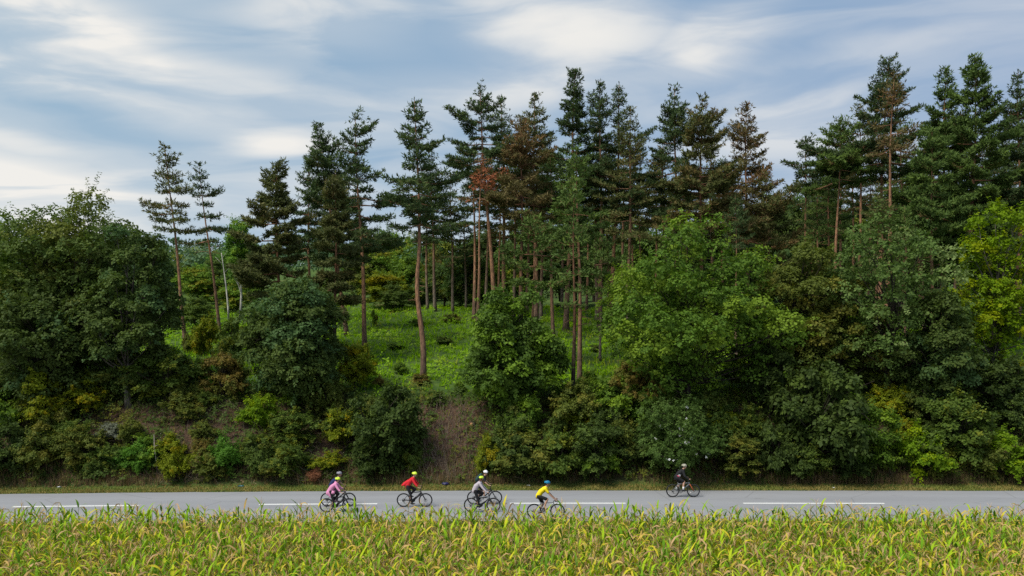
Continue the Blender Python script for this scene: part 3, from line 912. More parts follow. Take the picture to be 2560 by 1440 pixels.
for i, (lab, u, d, vt, hw, vcb, ncl, per, lm, bm, ex) in enumerate(BROAD):
    x = wx(u, d); z = gz(x, d)
    H = wz(vt, d) - z
    cb = max(.03, (wz(vcb, d) - z) / H)
    meshes = broadleaf(500 + i, H, hw / FPX * d * 1.08, cb, int(ncl * 1.0), int(per * 1.05), leaf=.225, **{'shoots': 1.6, 'sep': 1.02, 'shell': .68, **ex})
    plant_tree('broadleaf_tree', meshes, lm, bm, (x, d, z), lab, 'tree', 'broadleaved trees along the top of the bank')

# birch pair by the bushy pine
for (lab, u, d, ut, vt, hw, seed, vcb) in (('white-trunked birch with a light green crown beside the bushy pine', 600, 92, 600, 540, 46, 11, 690),):
    x = wx(u, d); z = gz(x, d); H = wz(vt, d) - z
    plant_tree('birch_tree', broadleaf(seed, H, hw / FPX * d * 1.1, .35, 34, 45, leaf=.24, rcl=(.26, .4), trunk_r=.14), 'birch_leaf', 'birch_bark', (x, d, z), lab, 'birch tree')
snag = MB()
d = 90; x = wx(572, d); z = gz(x, d)
t = np.linspace(0, 1, 7)[:, None]
h_ = wz(632, d) - z
snag.tube(np.hstack([-.9 * t ** 1.4, .2 * t, h_ * t - .3 * (t == 0)]), np.linspace(.12, .04, 7), 6)
for f_, a_ in ((.7, .8), (.82, -.9), (.92, .6)):
    snag.tube([[-.9 * f_ ** 1.4, .2 * f_, h_ * f_], [-.9 * f_ ** 1.4 + a_, .2, h_ * f_ + .9]], [.03, .01], 4)
o = snag.build('birch_snag', M['birch_bark']); o.location = (x, d, z)
tag(o, 'bare white leaning birch stem left of the leafy birch', 'birch tree')

# trees of the wood behind the clearing: a few kinds, copied
kinds = [broadleaf(700 + k, 9.0, 3.6, .10, 34, 42, leaf=.32, rcl=(.24, .36), nleaf=4) for k in range(5)]
BACK = [
    # label, column, distance, top row, half width, leaves
    ('yellow-tinged round tree at the back of the clearing left of the lone pine', 960, 100, 668, 62, 'yellowing'),
    ('bright green tree behind the clearing, just right of the long-armed pine', 945, 112, 615, 55, 'valley'),
    ('green rounded tree behind the clearing next to the lone pine', 1010, 108, 640, 58, 'oak_green'),
    ('dark shrub-like tree at the back edge of the clearing', 985, 96, 712, 40, 'oak_deep'),
    ('dark green tree behind the three slim trunks', 1110, 104, 640, 58, 'oak_dark'),
    ('dark low tree behind the spindly pine trunks', 1155, 100, 672, 46, 'oak_deep'),
    ('small orange-tinted tree behind the lone pine', 1092, 112, 618, 30, 'rust'),
    ('green tree among the trunks left of the pale-topped tree', 1215, 98, 650, 48, 'oak_green'),
    ('round green crown on the ridge behind the long-armed pine', 960, 150, 578, 52, 'far_leaf'),
    ('yellow-green crown on the ridge left of the lone pine', 1005, 145, 570, 50, 'valley'),
    ('dull green crown on the ridge right of the lone pine', 1105, 150, 570, 56, 'far_leaf'),
    ('broad crown on the ridge behind the slim pines', 1060, 140, 590, 50, 'far_leaf'),
    ('fresh green shrubby tree in the hollow between the thin pine trunks', 500, 112, 668, 60, 'valley'),
    ('low green tree in the hollow left of the white birch stem', 535, 125, 640, 55, 'birch_leaf'),
    ('brown-leaved tree in the hollow between the two thin pines', 515, 165, 618, 40, 'rust'),
    ('dark tree in front of the brown-leaved tree in the hollow', 520, 140, 640, 32, 'oak_dark'),
    ('green tree behind the two thin pines, left side of the hollow', 455, 150, 628, 50, 'far_leaf'),
    ('yellow-olive tree low in the hollow behind the leaning pine', 590, 100, 700, 55, 'valley'),
    ('dark green low tree at the foot of the leaning thin pine', 490, 84, 745, 50, 'bush_mid'),
    ('light green tree at the end of the sky gap', 1950, 135, 465, 60, 'far_leaf'),
    ('brownish tree below the sky gap beside the low brownish pine', 1985, 110, 500, 55, 'pine_brownish'),
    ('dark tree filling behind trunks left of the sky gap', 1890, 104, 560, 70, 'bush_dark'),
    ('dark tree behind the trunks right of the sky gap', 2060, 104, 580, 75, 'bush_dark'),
]
for k, (lab, u, d, vt, hw, lm) in enumerate(BACK):
    x = wx(u, d); z = gz(x, d) - .2
    H = max(2.5, wz(vt, d) - z)
    w = hw / FPX * d * 1.1 / 3.6
    plant_tree('broadleaf_tree', kinds[k % 5], lm, 'oak_bark', (x, d, z), lab, 'tree', 'trees of the wood behind the clearing', rng.uniform(0, 6.28), (w, w, H / 9.0))
# more of the same wood, nothing tells these apart
WOODZ = [(480, 'behind the first thin pine'), (545, 'between the two thin pines'), (700, 'by the white birch'), (940, 'behind the long-armed pine'), (1000, 'left of the lone pine'), (1055, 'close left of the lone pine'),
         (1110, 'behind the slim pine pair'), (1160, 'behind the spindly pines'), (9999, 'left of the pale-topped tree')]
for k in range(38):
    u = rng.uniform(880, 1260) if k < 28 else rng.uniform(420, 640); d = rng.uniform(97, 150) if k < 28 else rng.uniform(112, 170)
    x = wx(u, d); z = gz(x, d) - .2; s_1 = rng.uniform(.55, .95)
    plant_tree('broadleaf_tree', kinds[k % 5], ['far_leaf', 'oak_green', 'valley', 'far_leaf', 'oak_deep', 'olive'][k % 6], 'oak_bark', (x, d, z), '%s %s tree beyond the clearing, %s' % ('nearer' if d < 118 else 'farther', ('muted green', 'fresh green', 'yellow-green', 'greyish green', 'dark green', 'olive')[k % 6], next(t for lim, t in WOODZ if u < lim)), 'tree',
               'lesser trees of the wood beyond the clearing', rng.uniform(0, 6.28), (s_1 * 1.05, s_1, s_1 * rng.uniform(.7, .95)))
# dark undergrowth trees inside the stand
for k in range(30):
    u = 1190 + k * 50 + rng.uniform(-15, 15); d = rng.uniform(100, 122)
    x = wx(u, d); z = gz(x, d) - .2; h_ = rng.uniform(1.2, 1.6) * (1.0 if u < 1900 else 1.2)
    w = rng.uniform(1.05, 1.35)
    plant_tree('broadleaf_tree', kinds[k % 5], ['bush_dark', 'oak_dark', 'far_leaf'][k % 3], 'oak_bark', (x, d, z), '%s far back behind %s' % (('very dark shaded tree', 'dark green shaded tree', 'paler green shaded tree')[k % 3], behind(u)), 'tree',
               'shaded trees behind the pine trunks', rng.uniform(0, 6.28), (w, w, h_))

# far-off wood on the hills: one mass
rng = np.random.default_rng(5)
PV, PN, PS, PK = [], [], [], []
for k in range(760):
    d = rng.uniform(130, 560) if k > 240 else rng.uniform(126, 180)
    x = rng.uniform(-.78, .78) * d
    h_ = rng.uniform(6.5, 11); r_ = rng.uniform(2.6, 4.6)
    z = gz(x, d); col_ = rng.random()
    ncl = 6
    for c in range(ncl):
        a = rng.uniform(0, 6.28); q_ = rng.random() ** .5 * r_ * .7
        cp = np.array([x + math.cos(a) * q_, d + math.sin(a) * q_, z + h_ * rng.uniform(.45, .86)])
        n = 13
        pt, dd = clump_points(cp, np.array([r_ * .48, r_ * .48, r_ * .42]), n, rng, low=-.2)
        PV.append(pt); PN.append(dd + np.array([0, 0, .5])); PS.append(np.full(len(pt), .42 + d * .0011)); PK.append(np.full(len(pt), col_))
C, N, S, K = np.vstack(PV), np.vstack(PN), np.concatenate(PS), np.concatenate(PK)
V, Q, rnd = sprays(C, N, S, rng, 2, .42)
tag(mobj('far_woodland', np_mesh('far_woodland', V, [Q], {'rnd': ('FACE', rnd), 'clm': ('FACE', np.repeat(K, 2))}), M['hill_leaf']),
    'distant green woodland covering the hills behind the pines', 'woodland', kind='stuff')

# ------------------------------------------------------------------ bushes on the bank
bk = [broadleaf(800 + k, 2.0, 1.35, .02, 26, 50, leaf=.135, rcl=(.17, .34), stems=5, trunk_r=.06, bottom=.5, flat=.8, shoots=5.0, open_=.3) for k in range(6)]
bt = [broadleaf(820 + k, 3.2, 1.5, .04, 38, 52, leaf=.15, rcl=(.16, .32), stems=4, trunk_r=.08, bottom=.55, shoots=4.0, open_=.3) for k in range(4)]
BUSHES = [
    # label, column, foot row, top row, half width, leaves, kind of shape
    ('dark green bush at the left end of the bank', 30, 1195, 1060, 85, 'bush_dark', 0),
    ('yellow-green bush under the left-edge tree', 105, 1085, 925, 75, 'yellowing', 1),
    ('drooping yellowish bush low on the left bank', 100, 1190, 1060, 70, 'olive', 0),
    ('olive bush between the yellowish bush and the grey-leaved shrub', 205, 1185, 1065, 62, 'olive', 1),
    ('small grey-leaved shrub on the left bank', 275, 1120, 1058, 38, 'grey_leaf', 0),
    ('dark shrub below the small grey-leaved shrub', 260, 1195, 1110, 55, 'bush_mid', 0),
    ('low spreading green bush with a yellow patch left of the pale snag', 338, 1195, 1110, 56, 'bright', 0),
    ('thin yellow bush right of the pale snag', 425, 1165, 1085, 42, 'yellowing', 0),
    ('bright green round bush on the bare part of the left bank', 562, 1200, 1092, 50, 'bright', 0),
    ('small orange-yellow bush touching the bright green round bush', 505, 1160, 1095, 32, 'rust', 0),
    ('lime-green bush below the dark round oak', 650, 1090, 988, 52, 'lime', 0),
    ('mid-green bush under the dark round oak', 735, 1135, 1020, 68, 'bush_mid', 1),
    ('low dull bush above the pink-jacketed rider', 700, 1205, 1140, 58, 'olive', 0),
    ('small olive bush behind the first two riders', 822, 1195, 1130, 46, 'yellowing', 0),
    ('yellow-leaved bush at the right foot of the dark round oak', 885, 985, 850, 62, 'yellowing', 1),
    ('tall dark glossy bush between the first riders and the bare slope', 965, 1200, 955, 98, 'bush_dark', 1),
    ('dark bush in front of the tall glossy bush, behind the rider in red', 930, 1208, 1110, 62, 'bush_dark', 0),
    ('green bush edging the bare slope behind the rider in red', 1030, 1195, 1105, 36, 'bush_mid', 0),
    ('olive bush high on the left bank under the dark tree', 215, 1040, 945, 74, 'yellowing', 0),
    ('brownish bush on the left bank, right of the grey trunk', 470, 1060, 985, 62, 'olive', 0),
    ('rust-tinged bush left of the dark round oak', 560, 1010, 880, 62, 'rust', 1),
    ('dark bush behind the pale fallen stick on the left bank', 640, 1165, 1080, 48, 'bush_mid', 0),
    ('yellow-green bush at the top of the left bank beside the grassy gap', 440, 960, 870, 48, 'lime', 0),
    ('small yellow bush in the hollow left of the oak', 508, 890, 790, 42, 'yellowing', 0),
    ('soft green bush in the grassy gap left of the oak', 580, 900, 800, 45, 'bush_mid', 0),
    ('olive bush right of the bare slope', 1222, 1203, 1090, 42, 'yellowing', 0),
    ('dark bush under the pale-topped tree', 1290, 1205, 1080, 78, 'bush_dark', 1),
    ('dark-leaved bush above the rider in yellow', 1390, 1208, 1075, 78, 'bush_mid', 0),
    ('broad dark bush between the yellow rider and the flowering bush', 1500, 1208, 1050, 84, 'bush_dark', 1),
    ('yellow-green bush at the foot of the dark-footed pine', 1450, 1085, 1000, 56, 'yellowing', 0),
    ('rust and olive bush below the left side of the biggest oak', 1585, 1060, 900, 78, 'rust', 1),
    ('dull bush left of the dark-footed pine', 1400, 1050, 985, 45, 'olive', 0),
    ('brownish bush behind the rider in black', 1850, 1206, 1085, 74, 'olive', 1),
    ('dark bush right of the brownish bush', 1935, 1205, 1050, 66, 'bush_dark', 0),
    ('tall dark bush mass under the brown twiggy tree', 2050, 1200, 890, 122, 'bush_dark', 1),
    ('green bush with yellow tips in front of the tall dark bush mass', 2010, 1207, 1105, 64, 'bush_mid', 0),
    ('mid-green bush right of the tall dark bush mass', 2165, 1200, 1010, 84, 'oak_green', 1),
    ('low dark bush above the dry red weeds', 2110, 1206, 1110, 72, 'bush_dark', 0),
    ('yellow-green bush low on the right bank', 2300, 1206, 1070, 74, 'lime', 0),
    ('olive bush on the green slope right of the trunks', 2225, 1060, 960, 62, 'yellowing', 0),
    ('dark green bush below the dark tree on the right', 2385, 1195, 980, 98, 'bush_mid', 1),
    ('shaded bush under the yellow-green maple', 2480, 1080, 900, 92, 'bush_dark', 1),
    ('yellow-green bush at the right end of the bank', 2500, 1205, 1085, 84, 'lime', 0),
    ('low green bush at the right edge beside the verge', 2580, 1208, 1120, 66, 'olive', 0),
]
G3 = 'bushes on the bank'
for k, (lab, u, vb, vt, hw, lm, kd) in enumerate(BUSHES):
    d = hit(u, vb) + .4
    x = wx(u, d); z = gz(x, d)
    H = wz(vt, d) - z
    src, h0, w0 = (bk[k % 6], 2.0, 1.35) if kd == 0 else (bt[k % 4], 3.2, 1.5)
    w = hw / FPX * d * 1.08 / w0
    plant_tree('bush', src, lm, 'oak_bark', (x, d, z), lab, 'bush', G3, rng.uniform(0, 6.28), (w, w * .85, H / h0), ('stems', 'foliage'))
# low brush scattered over the clearing
LOW = [
    ('low bramble clump left of the foot of the lone clearing pine', 1000, 935, 34, 52, 'bush_mid'), ('brownish brush round the foot of the lone clearing pine', 1050, 962, 30, 60, 'rust'),
    ('low bramble clump behind the lone clearing pine', 1110, 860, 20, 60, 'bush_dark'), ('small leafy clump in the middle of the clearing', 985, 872, 16, 56, 'oak_green'),
    ('pale low scrub at the far edge of the clearing', 1130, 806, 22, 70, 'olive'), ('low scrub before the slim pine pair', 1045, 815, 18, 60, 'bush_mid'),
    ('rusty dry brush at the near edge of the clearing', 948, 965, 26, 44, 'rust'), ('grey-green scrub above the bare slope', 1085, 1010, 36, 60, 'oak_deep'),
    ('fresh low bush right above the bare slope', 1150, 985, 34, 44, 'oak_green'), ('small sapling left of the long-armed pine foot', 935, 815, 44, 22, 'valley'),
    ('low scrub at the left end of the clearing', 925, 905, 24, 40, 'bush_mid'), ('dry tan brush between the two dark-barked pine feet', 1470, 955, 26, 40, 'rust'),
    ('low green scrub right of the dark-footed pine', 1500, 990, 26, 44, 'bush_mid'), ('low bramble clump in the grassy gap left of the big oak', 1490, 880, 20, 40, 'bush_dark'),
    ('soft yellowish scrub in the hollow by the leaning thin pine', 530, 850, 44, 44, 'yellowing'), ('green scrub in the hollow before the white birch', 585, 830, 40, 40, 'valley'),
    ('dull scrub at the foot of the first thin pine', 470, 880, 46, 44, 'olive'),
]
for k, (lab, u, vb, hp, hw, lm) in enumerate(LOW):
    d = hit(u, vb); x = wx(u, d); z = gz(x, d) - .04
    w = hw * .42 / FPX * d / 1.35
    plant_tree('bush', bk[(k + 2) % 6], {'bush_mid': 'oak_green', 'bush_dark': 'oak_deep'}.get(lm, lm), 'oak_bark', (x, d, z), lab, 'bush', 'low brush in the clearing', rng.uniform(0, 6.28), (w, w, hp / FPX * d / 2.0), ('stems', 'foliage'))
# smaller bushes of the tangle, nothing tells them apart
fill = []
for (ua, ub, va, vb_, n_, ha, hb) in ((-60, 640, 1090, 1212, 12, 45, 95), (-60, 430, 985, 1090, 8, 70, 150), (430, 600, 960, 1060, 6, 45, 80), (640, 880, 1000, 1200, 5, 60, 100), (1225, 1560, 1060, 1212, 11, 60, 115),
                                     (1390, 1520, 985, 1050, 3, 40, 60), (1540, 1830, 1040, 1212, 10, 70, 120), (1850, 2620, 1080, 1212, 17, 55, 110), (1860, 2620, 970, 1080, 9, 80, 150), (860, 1010, 1060, 1210, 5, 60, 110)):
    for q in range(n_):
        fill.append((ua + (ub - ua) * (q + rng.random()) / n_, rng.uniform(va, vb_), rng.uniform(ha, hb)))
def side(u, table):
    return next(t for lim, t in table if u < lim)


ZONES = [(240, 'at its far left'), (430, 'left of the grassy hollow'), (640, 'below the grassy hollow'), (880, 'under the dark round oak'), (1100, 'left of the bare slope'), (1330, 'under the pale-topped tree'),
         (1560, 'left of the white-flowered bush'), (1850, 'under the biggest oak'), (2080, 'right of the rider in black'), (2300, 'under the grey-green tree'), (2440, 'left of the yellow-green maple'), (9999, 'under the yellow-green maple')]
TONE = {'bush_mid': 'mid-green', 'bush_dark': 'very dark green', 'olive': 'olive', 'yellowing': 'yellowing', 'oak_deep': 'dull green', 'oak_green': 'fresh green'}
mats_fill = ['bush_mid', 'bush_dark', 'olive', 'bush_mid', 'yellowing', 'oak_deep', 'olive', 'oak_green']
for k, (u, vb, hp) in enumerate(fill):
    d = hit(u, vb) + .3
    x = wx(u, d); z = gz(x, d) - .05
    src, h0, w0 = (bk[k % 6], 2.0, 1.35) if hp < 120 else (bt[k % 4], 3.2, 1.5)
    H = hp / FPX * d; w = hp * rng.uniform(.55, .85) / FPX * d / w0
    lm = mats_fill[int(rng.integers(8))]
    lab = '%s %s bush %s on the bank %s' % ('low' if hp < 85 else 'middling' if hp < 125 else 'tall', TONE[lm], 'low' if vb > 1150 else 'halfway up' if vb > 1080 else 'high', side(u, ZONES).replace(' of the bank', ''))
    plant_tree('bush', src, lm, 'oak_bark', (x, d, z), lab, 'bush', 'tangle of bushes on the bank',
               rng.uniform(0, 6.28), (w, w * .85, H / h0), ('stems', 'foliage'))
same = {}
for o in list(COL.objects):
    if o.get('group') in ('tangle of bushes on the bank', G2, 'shaded trees behind the pine trunks', 'lesser trees of the wood beyond the clearing'):
        same.setdefault(o['label'], []).append(o)
for lab, os_ in same.items():
    if len(os_) > 1:
        os_.sort(key=lambda o: o.location.x / o.location.y)
        for w_, o in zip(('left-hand', 'right-hand') if len(os_) == 2 else ('leftmost', 'second', 'third', 'fourth', 'fifth', 'sixth'), os_):
            o['label'] = w_ + ' ' + lab
# the white-flowered bush
d = hit(1690, 1208) + .5; x = wx(1690, d); z = gz(x, d); H = wz(998, d) - z
fb = plant_tree('bush', broadleaf(850, H, 140 / FPX * d * 1.05, .03, 70, 70, leaf=.15, rcl=(.2, .3), stems=5, trunk_r=.07), 'bluegreen', 'oak_bark', (x, d, z),
                'big dark green bush dotted with white blossoms behind the rider in black', 'bush', G3, 0, (1, 1, 1), ('stems', 'foliage'))
M['petal'] = plain('petal', (.80, .80, .76), .6, var=.05)
cm = fb.children[1].data
rr = np.random.default_rng(8)
co = np.empty(len(cm.vertices) * 3, dtype=np.float32); cm.vertices.foreach_get('co', co); co = co.reshape(-1, 3)
cand = co[(co[:, 1] < -.2)]
pick = cand[rr.choice(len(cand), 46, replace=False)]
for p in pick[:46]:
    V, Q, _ = sprays(np.array([p + np.array([0, -.12, 0])]), np.array([[.1, -1, .4]]), np.array([rr.uniform(.06, .11)]), rr, 5, .42, (.1, .5))
    mobj('blossom', np_mesh('blossom', V, [Q]), M['petal'], fb)

# dry reddish shrub at the road side
d = hit(786, 1213) + .15; x = wx(786, d)
plant_tree('bush', broadleaf(860, .95, .55, .02, 14, 60, leaf=.06, rcl=(.3, .45), stems=6, trunk_r=.02, width=.12), 'red_weed', 'oak_bark', (x, d, gz(x, d)),
           'small dry reddish shrub at the verge behind the first two riders', 'bush', None, 0, (1, 1, 1), ('stems', 'foliage'))


# ------------------------------------------------------------------ ground cover (nobody could count it)
def blades(P, h, rng, width=.02, per=3, spread=.5):
    k = len(P)
    a = rng.uniform(0, 6.28, (k, per)); ln = rng.uniform(.1, spread, (k, per)); hh = h[:, None] * rng.uniform(.6, 1.2, (k, per))
    d = np.stack([np.cos(a) * ln, np.sin(a) * ln, np.ones_like(a)], -1) * hh[..., None]
    sd = np.stack([-np.sin(a), np.cos(a), np.zeros_like(a)], -1) * width
    b = P[:, None] + rng.normal(size=(k, per, 3)) * np.array([.03, .03, 0])
    V = np.stack([b - sd, b + sd, b + d], 2).reshape(-1, 3)
    return V, np.arange(k * per * 3).reshape(-1, 3), np.clip(rng.normal(.5, .25, k * per), 0, 1)


M['verge_grass'] = leaf_mat('verge_grass', (.165, .145, .05), (.235, .19, .075), (.125, .145, .04), .40, trans=.2)
M['meadow'] = leaf_mat('meadow', (.14, .25, .020), (.23, .38, .030), (.33, .33, .07), .22, trans=.35)
M['fern'] = leaf_mat('fern', (.10, .185, .022), (.175, .29, .034), (.22, .30, .05), .25, trans=.35)
M['dry_weed'] = leaf_mat('dry_weed', (.13, .085, .05), (.20, .14, .085), (.10, .10, .035), .3, trans=.2)
M['dead_leaf'] = leaf_mat('dead_leaf', (.075, .044, .028), (.15, .088, .052), (.19, .14, .09), .2, trans=.1)
M['creeper'] = leaf_mat('creeper', (.036, .062, .017), (.066, .095, .024), (.11, .11, .022), .28)
M['twig'] = plain('twig', (.22, .17, .125), .9, var=.4, scale=3)

rng = np.random.default_rng(21)
# verge
n = 15000
x = rng.uniform(-46, 46, n); s = rng.uniform(3.36, 5.0, n); y = yc(x) + s
P = np.stack([x, y, ground(x, y)], -1)
V, T, rnd = blades(P, .05 + .09 * rng.random(n), rng, .018, 4, .9)
K = np.repeat(np.clip(.5 + .5 * wob(x, y * 3, 2.0, 1.0), 0, 1), 4)
tag(mobj('verge_grass', np_mesh('verge_grass', V, [T], {'rnd': ('FACE', rnd), 'clm': ('FACE', K)}), M['verge_grass']), 'narrow strip of dry short grass along the far road edge', 'grass', kind='stuff')
# near verge between road and maize
n = 6000
x = rng.uniform(-40, 40, n); s = rng.uniform(-8.5, -3.75, n); y = yc(x) + s
P = np.stack([x, y, ground(x, y)], -1)
V, T, rnd = blades(P, .1 + .2 * rng.random(n), rng, .02, 4, .8)
tag(mobj('roadside_grass', np_mesh('roadside_grass', V, [T], {'rnd': ('FACE', rnd), 'clm': ('FACE', np.repeat(rng.random(n), 4))}), M['verge_grass']), 'rough grass between the near road edge and the maize', 'grass', kind='stuff')
# dry weeds along the foot of the bank
n = 9000
x = rng.uniform(-46, 46, n); s = 4.9 + rng.random(n) ** 1.7 * 1.5; y = yc(x) + s
keep = (wob(x, s, 4.0, 7.0) + np.where(x > 15, .7, 0)) > rng.uniform(-.6, .9, n)
x, y = x[keep], y[keep]; n = len(x)
P = np.stack([x, y, ground(x, y)], -1)
V, T, rnd = blades(P, .25 + .5 * rng.random(n), rng, .014, 4, .45)
tag(mobj('dry_weeds', np_mesh('dry_weeds', V, [T], {'rnd': ('FACE', rnd), 'clm': ('FACE', np.repeat(rng.random(n), 4))}), M['dry_weed']), 'dry brown weeds along the foot of the bank', 'weeds', kind='stuff')


n = 3600       # weeds on the slope
x = rng.uniform(-44, 44, n); s = rng.uniform(5.2, 11.5, n); y = yc(x) + s
P = np.stack([x, y, ground(x, y)], -1)
V, T, rnd = blades(P, .2 + .4 * rng.random(n), rng, .016, 4, .7)
tag(mobj('slope_weeds', np_mesh('slope_weeds', V, [T], {'rnd': ('FACE', rnd), 'clm': ('FACE', np.repeat(rng.random(n), 4))}), M['verge_grass']), 'thin grasses and weeds sprouting on the bank', 'weeds', kind='stuff')


def bare(x, s):
    """1 on the bare brown slope right of the rider in red and the bare patches of the left bank"""
    b = np.exp(-((x - wx(1120, 50) - (s - 5) * .06) / 1.0) ** 2) * (s < 10.2)
    b = np.maximum(b, np.exp(-((x - wx(490, 49)) / 1.5) ** 2) * (s < 8.6) * .9)
    b = np.maximum(b, np.exp(-((x - wx(800, 50)) / 1.1) ** 2) * (s > 6.5) * (s < 9.2) * .8)
    return b


# creepers and brambles on the bank
n = 20000
x = rng.uniform(-46, 46, n); s = rng.uniform(5.0, 12.0, n)
keep = rng.random(n) > bare(x, s) * (1.0 - .55 * (wob(x, s, .7, 3.0) > .25))
x, s = x[keep], s[keep]; y = yc(x) + s; n = len(x)
hgt = np.clip(.55 + .65 * wob(x, y, 1.3, 5.0), .05, 1.3) * rng.random(n) ** .5
P = np.stack([x, y, ground(x, y) + hgt], -1)
V, Q, rnd = sprays(P, np.stack([rng.normal(0, .4, n), -.5 + rng.normal(0, .4, n), np.ones(n)], -1), rng.uniform(.12, .21, n), rng, 4)
K = np.repeat(np.clip(.5 + .5 * wob(x, y, 1.9, 9.0) + rng.normal(0, .1, n), 0, 1), 4)
tag(mobj('undergrowth', np_mesh('undergrowth', V, [Q], {'rnd': ('FACE', rnd), 'clm': ('FACE', K)}), M['creeper']), 'tangled creepers and brambles covering the bank', 'undergrowth', kind='stuff')
# leaf litter on the bank
n = 11000
x = rng.uniform(-46, 46, n); s = rng.uniform(4.9, 11.5, n); y = yc(x) + s
P = np.stack([x, y, ground(x, y) + .03], -1)
V, Q, rnd = sprays(P, np.stack([rng.normal(0, .5, n), -.4 + rng.normal(0, .4, n), np.ones(n)], -1), rng.uniform(.06, .13, n), rng, 2, .35)
tag(mobj('leaf_litter', np_mesh('leaf_litter', V, [Q], {'rnd': ('FACE', rnd), 'clm': ('FACE', np.repeat(rng.random(n), 2))}), M['dead_leaf']), 'brown dead leaves lying on the bank', 'leaf litter', kind='stuff')
# dead twigs and stalks
tw = MB()
for k in range(2300):
    xx = rng.uniform(-44, 44); ss = rng.uniform(5.0, 11.0)
    if k < 1100:
        xx = wx((1120, 490, 800)[k % 3], 50) + rng.normal() * 1.2; ss = rng.uniform(5.0, 10.2)
    yy = float(yc(xx)) + ss
    L = rng.uniform(.3, 1.1); a = rng.uniform(0, 6.28); e = rng.uniform(-.2, .9) if k % 3 else rng.uniform(.9, 1.4)
    p0 = np.array([xx, yy, gz(xx, yy) + .02]); dv = np.array([math.cos(a) * math.cos(e), math.sin(a) * math.cos(e) - .15, math.sin(e) + .12]) * L
    tw.tube([p0, p0 + dv * .5 + rng.normal(size=3) * .05, p0 + dv], [.012, .009, .004], 3, False)
tag(tw.build('dead_twigs', M['twig'], smooth=False), 'dead twigs and dry stalks strewn over the bare slope', 'twigs', kind='stuff')
# clearing: meadow grass, ferns and low brush
n = 26000
d_ = 53 + 50 * rng.random(n) ** .8; x = rng.uniform(-.72, .72, n) * d_
s = d_ - yc(x)
P = np.stack([x, d_, ground(x, d_)], -1)
V, T, rnd = blades(P, .16 + .30 * rng.random(n), rng, .035, 4, .8)
K = np.repeat(np.clip(.5 + .45 * wob(x, d_, 2.2, 6.0) + rng.normal(0, .1, n), 0, 1), 4)
tag(mobj('meadow_grass', np_mesh('meadow_grass', V, [T], {'rnd': ('FACE', rnd), 'clm': ('FACE', K)}), M['meadow']), 'green meadow grass of the clearing behind the bank', 'grass', kind='stuff')
n = 26000
d_ = 53 + 50 * rng.random(n); x = rng.uniform(-.72, .72, n) * d_
keep = wob(x, d_, 2.6, 11.0) > rng.uniform(-.5, .6, n)
x, d_ = x[keep], d_[keep]; n = len(x)
P = np.stack([x, d_, ground(x, d_) + rng.random(n) * np.clip(.25 + .7 * wob(x, d_, 1.7, 5.5), .1, .9)], -1)
V, Q, rnd = sprays(P, np.stack([rng.normal(0, .3, n), -.3 + rng.normal(0, .3, n), np.ones(n)], -1), rng.uniform(.18, .36, n), rng, 4, .26, (-.1, .6))
K = np.repeat(np.clip(.5 + .6 * wob(x, d_, 1.5, 2.0) + rng.normal(0, .12, n), 0, 1), 4)
tag(mobj('fern_cover', np_mesh('fern_cover', V, [Q], {'rnd': ('FACE', rnd), 'clm': ('FACE', K)}), M['fern']), 'low ferns and brambles scattered over the clearing', 'ferns', kind='stuff')

# ------------------------------------------------------------------ small things on the bank and verge
M['pale_wood'] = bark_mat('pale_wood', (.42, .37, .30), (.40, .36, .30), 3, 3, 14)
M['cut_wood'] = plain('cut_wood', (.42, .21, .09), .8, var=.25, scale=20)


def stick(label, cat, name, pts, rad, mat='pale_wood', twigs=()):
    mb = MB(); P = np.array(pts, float); o0 = P[0].copy()
    mb.tube(P - o0, rad, 7)
    for a, b in twigs: mb.tube([np.array(a) - o0, np.array(b) - o0], [.018, .006], 4)
    o = mb.build(name, M[mat]); o.location = o0
    return tag(o, label, cat)


def pt(u, v, d): return np.array([wx(u, d), d, wz(v, d)])


d = hit(392, 1178) - .05
stick('thin pale dead stem standing on the left bank', 'dead stem', 'dead_stem', [pt(394, 1184, d), pt(390, 1150, d), pt(386, 1118, d), pt(385, 1086, d + .1)], [.026, .028, .030, .018], 'pale_wood', [(pt(387, 1116, d), pt(396, 1112, d))])
d = hit(480, 1194)
stick('pale fallen stick lying on the brown left bank', 'stick', 'fallen_stick', [pt(464, 1190, d + .05) + [0, 0, .06], pt(480, 1197, d) + [0, 0, .05], pt(494, 1206, d - .2) + [0, 0, .05]], [.03, .035, .04])
d = hit(505, 1060)
stick('thin yellowish dry stalk leaning on the left bank', 'stalk', 'dry_stalk', [pt(490, 1072, d), pt(505, 1058, d), pt(520, 1044, d)], [.02, .018, .012])
d = hit(1178, 1068)
lg = MB(); lg.tube([[0, -.25, 0], [.1, .35, .03], [.2, .9, .1]], [.17, .165, .15], 12)
lo = lg.build('cut_log', M['oak_bark']); lo.location = (wx(1180, d), d, gz(wx(1180, d), d) + .15)
c = MB(); c.tube([[0, -.262, 0], [0, -.252, 0]], [.155, .155], 12); c.build('cut_end', M['cut_wood'], lo)
tag(lo, 'cut log with an orange end on top of the bare slope', 'log')
d = hit(1533, 1002)
st = MB(); st.box((0, 0, .2), (.09, .09, .55)); st.box((0, 0, .5), (.05, .05, .1))
o = st.build('marker_stake', plain('stake_white', (.75, .75, .74), .7), smooth=False); o.location = (wx(1533, d), d, gz(wx(1533, d), d)); o.rotation_euler = (0, R(9), 0)
tag(o, 'short white stake in the grass behind the pale-topped tree', 'stake')


